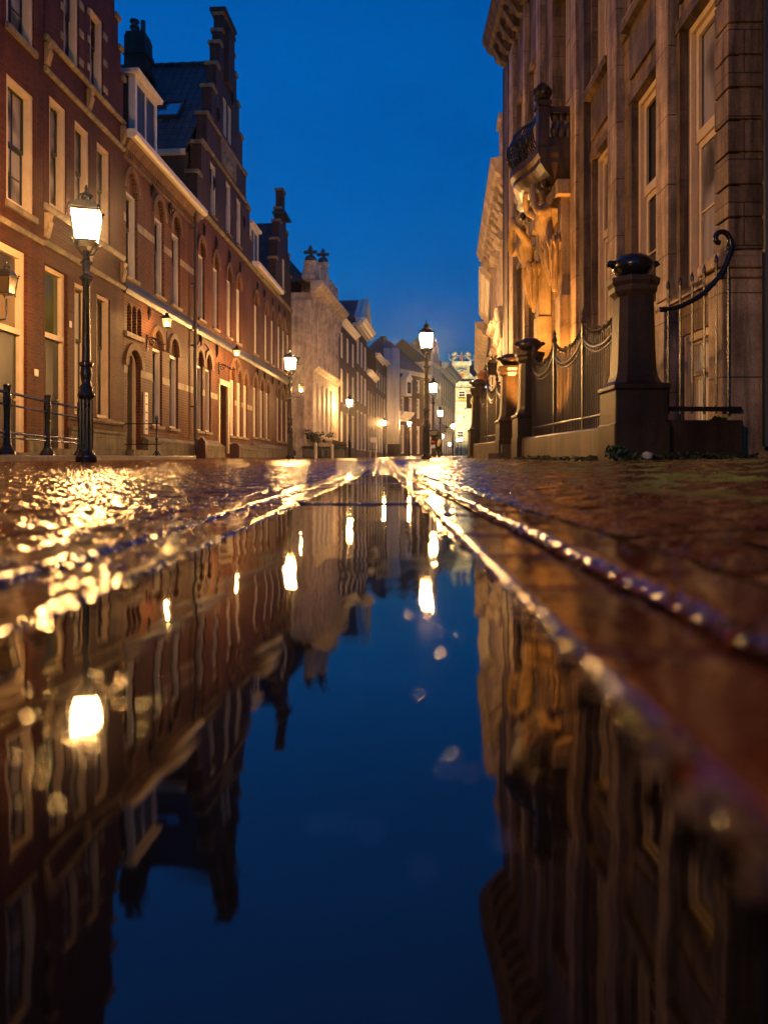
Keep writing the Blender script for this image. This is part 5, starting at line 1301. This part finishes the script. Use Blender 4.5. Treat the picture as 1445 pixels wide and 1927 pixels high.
# ------------------------------------------------------------------ left street furniture
def rail_post(b, y, x=0.0, h=1.15): b.lathe([(.14, 0), (.13, .05), (.08, .13), (.06, .2), (.05, .6), (.058, h-.3), (.07, h-.22), (.06, h-.18), (.06, h-.05), (.065, h-.02), (.05, h)], 12, (x, y, 0))
xk = -6.3; z0 = G(xk, 13)+.085
rt = empty('iron_railing', (xk, 13, z0)); tag(rt, 'black iron railing with stout posts on the stoep at the left edge', 'railing')
prev = None
for y, x in ((7.6, .32), (9.6, .28), (11.75, .13), (13.5, -.03), (15.05, -.07)):
    b = MB(); rail_post(b, y-13, x); b.build('post', M['iron'], rt, smooth=True)
    if prev:
        for zz in (1.02, .82, .36, .28):
            rb = MB(); rb.tube([(prev[0], prev[1], zz), (x, y-13, zz)], .026 if zz in (1.02, .36) else .018, 8); rb.build('rail', M['iron'], rt, smooth=True)
    prev = (x, y-13)
# handrail at the arched door
xh = -6.32; yh_ = 19.95; zh = G(xh, yh_); rt = empty('handrail', (xh, yh_, zh)); tag(rt, 'slender wrought iron handrail at the steps of the arched door', 'handrail')
b = MB(); b.lathe([(.1, 0), (.07, .08), (.03, .16), (.025, .5), (.045, .55), (.02, .6), (.022, .95), (.04, 1.0), (.03, 1.06), (.045, 1.12), (.02, 1.2)], 10)
b.tube([(0, 0, .25), (.13, 0, .05), (.13, 0, 0)], .015, 6).tube([(0, 0, .25), (-.13, 0, .05), (-.13, 0, 0)], .015, 6); b.build('post', M['iron'], rt, smooth=True)
for zz in (.97, .4):
    b = MB(); b.tube([(.12, 0, zz), (0, 0, zz), (-.9, .05, zz), (-.98, .06, zz-.06), (-1.0, .06, zz-.16)], .016, 6); b.build('rail', M['iron'], rt)
b = MB(); b.box(-1.0, .35, -.06, .06, 0, .09); b.build('base_slab', M['kerb'], rt)
# letterbox panel
lp = B.world(1.5, -.02, 1.6); rt = empty('letterbox_panel', lp, math.atan2(B.d.y, B.d.x)); tag(rt, 'tall white letterbox panel with dark slots on the wall beside the arched door', 'letterbox')
b = MB(); b.box(-.12, .12, -.03, .02, -.55, .7); b.build('panel', M['white'], rt)
for k in range(5):
    b = MB(); b.box(-.07, .07, -.036, -.03, -.42+k*.25, -.38+k*.25); b.build('slot', M['sash_black'], rt)
# oxblood bollard box
p = px(443, 858, 27.5); g = G(p.x, p.y); b = MB(); b.prism([(-.18, 0), (.18, 0), (.18, .46), (.1, .56), (-.1, .56), (-.18, .46)], -.16, .16)
o = b.build('waste_bin', M['oxblood'], bevel=.02); o.location = (p.x, p.y, g); tag(o, 'squat dark red box with a chamfered top before the arcaded brick wall', 'bin')
p = B.world(5.75, -.38, 0); g = G(p.x, p.y); b = MB(); b.prism([(-.17, 0), (.17, 0), (.15, .6), (.03, .78), (-.12, .62)], -.18, .18)
o = b.build('guard_stone', M['oxblood'], bevel=.02); o.location = (p.x, p.y, g-.02); tag(o, 'dark guard stone at the foot of the downpipe', 'guard stone')
# planting and pickets before the mansion
def shrub(X, Y, h, r, label, pot=True, mat='dark_leaf'):
    g = G(X, Y); rt = empty('potted_shrub', (X, Y, g)); tag(rt, label, 'shrub')
    if pot: b = MB(); b.box(-.5, .5, -.35, .35, 0, .55); b.build('planter', M['planter'], rt, bevel=.03)
    b = MB(); b.tube([(0, 0, .3), (.05, 0, h*.6), (-.03, .05, h)], [.05, .035, .015], 6); b.tube([(0, 0, h*.5), (.35, .1, h*.85)], .02, 5).tube([(0, 0, h*.5), (-.3, -.1, h*.8)], .02, 5); b.build('stem', M['bark'], rt)
    b = MB()
    for _ in range(9): leafy(b, (random.gauss(0, r*.5), random.gauss(0, r*.4), h*random.uniform(.55, .95)), r*.45, 60, .11, 1)
    b.build('foliage', M[mat], rt)
shrub(-4.05, 43.6, 1.5, .75, 'bushy dark shrub in a planter at the corner of the pale stucco mansion')
def hedge(X, Y, w_, label):
    g = G(X, Y); rt = empty('hedge_planter', (X, Y, g)); tag(rt, label, 'hedge', 'box hedge planters by the stucco mansion')
    b = MB(); b.box(-w_/2, w_/2, -.3, .3, 0, .5); b.build('planter', M['planter'], rt, bevel=.02)
    b = MB()
    for k in range(int(w_*9)): leafy(b, (-w_/2+k/9+.05, random.uniform(-.2, .2), .55), .22, 60, .07, .7)
    b.build('foliage', M['hedge'], rt)
hedge(-3.3, 44.5, 1.6, 'clipped low hedge in a dark trough just right of the bushy shrub'); hedge(-4.35, 43.3, 1.1, 'short clipped hedge in a dark trough below the bushy shrub')
for x, Y, lb in ((594, 41, 'pale bollard in front of the bushy shrub'), (625, 44, 'pale bollard in front of the clipped hedge')):
    p = px(x, 850, Y); g = G(p.x, p.y); b = MB(); b.lathe([(.09, 0), (.085, .7), (.1, .72), (.1, .8), (.04, .86)], 10); o = b.build('bollard', M['white'], smooth=True); o.location = (p.x, p.y, g); tag(o, lb, 'bollard', 'pale bollards before the mansion')
pf = empty('picket_fence', (-3.3, 46.2, G(-3.3, 46.2))); tag(pf, 'brown picket fence in front of the stucco mansion', 'fence')
b = MB()
for k in range(38): y = k*.16; b.box(.03*k*.16*3.2-.02, .03*k*.16*3.2+.02, y-.045, y+.045, 0, 1.1+.05*(k % 2))
b.build('picket_panel', M['bark'], pf)
b = MB(); b.tube([(0, -.1, 1.0), (.6, 6.2, 1.0)], .04, 6).tube([(0, -.1, .4), (.6, 6.2, .4)], .04, 6); b.build('rail', M['bark'], pf)
for k in range(4):
    x, y = -2.95+.25*k, 50.5+1.9*k
# terrace tables and a bench of chairs seen small by the orange house
def table(X, Y, label):
    g = G(X, Y); rt = empty('cafe_table', (X, Y, g)); tag(rt, label, 'table')
    b = MB(); b.lathe([(.4, .72), (.42, .74), (.42, .76), (.38, .77)], 14); b.build('table_top', M['planter'], rt)
    b = MB(); b.lathe([(.2, 0), (.2, .03), (.03, .06), (.03, .72)], 8); b.build('pedestal', M['iron'], rt)
table(-1.05, 66.0, 'dark round cafe table before the orange brown brick house')

# scooter seen from behind
px_, py_ = 2.25, 30.6; g = G(px_, py_); rt = empty('scooter', (px_, py_, g), R(-14)); tag(rt, 'dark and cream scooter parked beside the tall lamp, seen from behind', 'scooter')
def wheel(y):
    b = MB(); b.lathe([(.13, -.05), (.21, -.06), (.235, -.03), (.235, .03), (.21, .06), (.13, .05)], 20); vs = b.v; b.v = [(z, y+x, .235+yy) for x, yy, z in vs]; o = b.build('wheel', M['rubber'], rt, smooth=True)
    b = MB(); b.lathe([(.03, -.055), (.13, -.045), (.13, .045), (.03, .055)], 14); b.v = [(z, y+x, .235+yy) for x, yy, z in b.v]; b.build('rim', M['lead'], o, smooth=True)
wheel(-.6); wheel(.62)
b = MB(); sec = [(-.78, .55, .10, .1), (-.6, .62, .19, .2), (-.3, .6, .22, .22), (0, .5, .18, .2), (.2, .36, .16, .12), (.4, .36, .17, .12)]
for (y, z, w2, h2) in sec:
    for k in range(12): a = 2*math.pi*k/12; b.v.append((w2*math.cos(a), y, z+h2*math.sin(a)))
for i in range(len(sec)-1):
    for k in range(12): b.f.append((i*12+k, i*12+(k+1) % 12, i*12+12+(k+1) % 12, i*12+12+k))
b.f.append(tuple(range(12))); b.build('body', M['scooter_dark'], rt, smooth=2)
b = MB(); b.tube([(-.03, -.55, .80), (0, -.2, .85), (0, .12, .80)], [.13, .17, .14], 10); b.build('seat', M['rubber'], rt, smooth=2)
b = MB(); b.tube([(.19, -.72, .45), (.21, -.62, .62), (.2, -.4, .7), (.17, -.1, .62)], [.05, .09, .08, .03], 8).tube([(-.19, -.72, .45), (-.21, -.62, .62), (-.2, -.4, .7), (-.17, -.1, .62)], [.05, .09, .08, .03], 8); b.build('side_panel', M['scooter_white'], rt, smooth=2)
b = MB(); b.box(-.16, .16, .38, .46, .4, 1.0).tube([(0, .42, .9), (0, .36, 1.08)], .05, 8).tube([(-.34, .3, 1.1), (0, .36, 1.06), (.34, .3, 1.1)], .022, 6); b.build('handlebar', M['scooter_dark'], rt)
b = MB()
for s_ in (-1, 1): b.tube([(s_*.3, .32, 1.1), (s_*.38, .3, 1.25)], .012, 5).ball((s_*.39, .29, 1.28), (.07, .02, .05), 8, 6)
b.build('mirror', M['scooter_dark'], rt)
b = MB(); b.ball((0, -.79, .62), (.1, .04, .05), 10, 6); b.build('tail_light', M['red_lens'], rt, smooth=2)
b = MB(); b.box(-.075, .075, -.84, -.83, .36, .5); b.build('number_plate', M['plate_blue'], rt)
b = MB(); b.tube([(-.22, -.62, 1.25), (-.05, -.62, 1.32), (.12, -.6, 1.2)], [.08, .16, .1], 8) if False else b.box(-.2, .2, -.82, -.5, .86, 1.14); b.build('top_box', M['scooter_dark'], rt, bevel=.06)

# shop signs on the right
p = px(892, 755, 33.5); rt = empty('hanging_sign', (p.x, p.y, p.z)); tag(rt, 'black hanging shop sign with a yellow ring around a script M', 'sign')
b = MB(); b.box(-.36, .36, -.03, .03, -.34, .34); b.build('board', M['sign_black'], rt)
b = MB(); b.tube([(.06+.22*math.cos(a), -.035, .0+.22*math.sin(a)) for a in [k*math.pi/16 for k in range(33)]], .018, 6); b.build('yellow_ring', M['sign_yellow'], rt)
b = MB(); b.tube(spl([(-.06, -.04, -.12), (-.02, -.04, .02), (.02, -.04, .1), (.04, -.04, -.02), (.05, -.04, -.1), (.08, -.04, .02), (.12, -.04, .1), (.13, -.04, -.02), (.14, -.04, -.08), (.2, -.04, -.05)]), .014, 6); b.build('letter', M['sign_yellow'], rt)
b = MB(); b.tube([(.3, 0, .36), (.9, 0, .36)], .02, 6); b.build('bracket', M['iron'], rt)
p = px(911, 739, 36.0); rt = empty('round_lightbox', (p.x, p.y, p.z)); tag(rt, 'round pale blue illuminated sign with two dark figures', 'sign')
def disc(b, r, y0, y1, n_=28):
    k = len(b.v)
    for y in (y0, y1):
        for i in range(n_): b.v.append((r*math.cos(2*math.pi*i/n_), y, r*math.sin(2*math.pi*i/n_)))
    b.f.append(tuple(k+i for i in range(n_))); b.f.append(tuple(k+n_+i for i in range(n_-1, -1, -1)))
    for i in range(n_): b.f.append((k+i, k+n_+i, k+n_+(i+1) % n_, k+(i+1) % n_))
b = MB(); disc(b, .42, -.07, .07); b.box(-.52, -.40, -.07, .07, -.3, .42); b.build('light_panel', M['sign_blue'], rt)
b = MB(); b.prism([(-.25, -.3), (.12, -.3), (.05, .08), (-.03, .16), (-.16, .1)], -.085, -.072).prism([(.1, -.28), (.22, -.28), (.2, .05), (.12, .05)], -.085, -.072)
b.ball((-.05, -.08, .24), (.08, .015, .09), 10, 8).ball((.16, -.08, .18), (.06, .015, .1), 10, 8); b.build('figure_silhouette', M['sign_black'], rt)
b = MB(); b.tube([(.4, 0, .3), (.85, 0, .3)], .02, 6); b.build('bracket', M['iron'], rt)
p = px(906, 713, 40); rt = empty('hanging_ornament', p); tag(rt, 'amber coloured hanging shop ornament above the round sign', 'sign')
b = MB(); b.ball((0, 0, 0), (.28, .2, .42), 12, 10, .12); b.ball((.1, 0, -.4), (.14, .12, .22), 10, 8, .1); b.build('carved_ornament', M['amber'], rt)
b = MB(); b.tube([(0, 0, .4), (.1, 0, .55), (.7, 0, .5)], .025, 6); b.build('bracket', M['iron'], rt)
# paper notice board by the orange house
p = px(702, 822, 72); rt = empty('notice_board', (p.x, p.y, G(p.x, p.y))); tag(rt, 'small white notice board on two pale posts by the far left houses', 'sign')
b = MB(); b.box(-.35, .35, -.03, .03, 1.5, 2.0); b.build('board', M['white'], rt)
for x in (-.3, .3):
    b = MB(); b.box(x-.04, x+.04, -.03, .05, 0, 1.5); b.build('post', M['white'], rt)

# ------------------------------------------------------------------ damp night air
b = MB(); b.box(-310, 310, -40, 710, -1.3, 27.0); hz = b.build('haze', bpy.data.materials.new('haze')); hz['kind'] = 'stuff'; tag(hz, 'thin damp night air filling the street', 'haze', kind='stuff')
hm = hz.data.materials[0]; hm.use_nodes = True; hn = hm.node_tree; hn.nodes.clear()
ho = hn.nodes.new('ShaderNodeOutputMaterial'); hv = hn.nodes.new('ShaderNodeVolumePrincipled')
hv.inputs['Color'].default_value = (.9, .92, 1, 1); hv.inputs['Density'].default_value = .0005; hv.inputs['Anisotropy'].default_value = .95
hn.links.new(hv.outputs[0], ho.inputs['Volume'])
cy.volume_bounces = 0
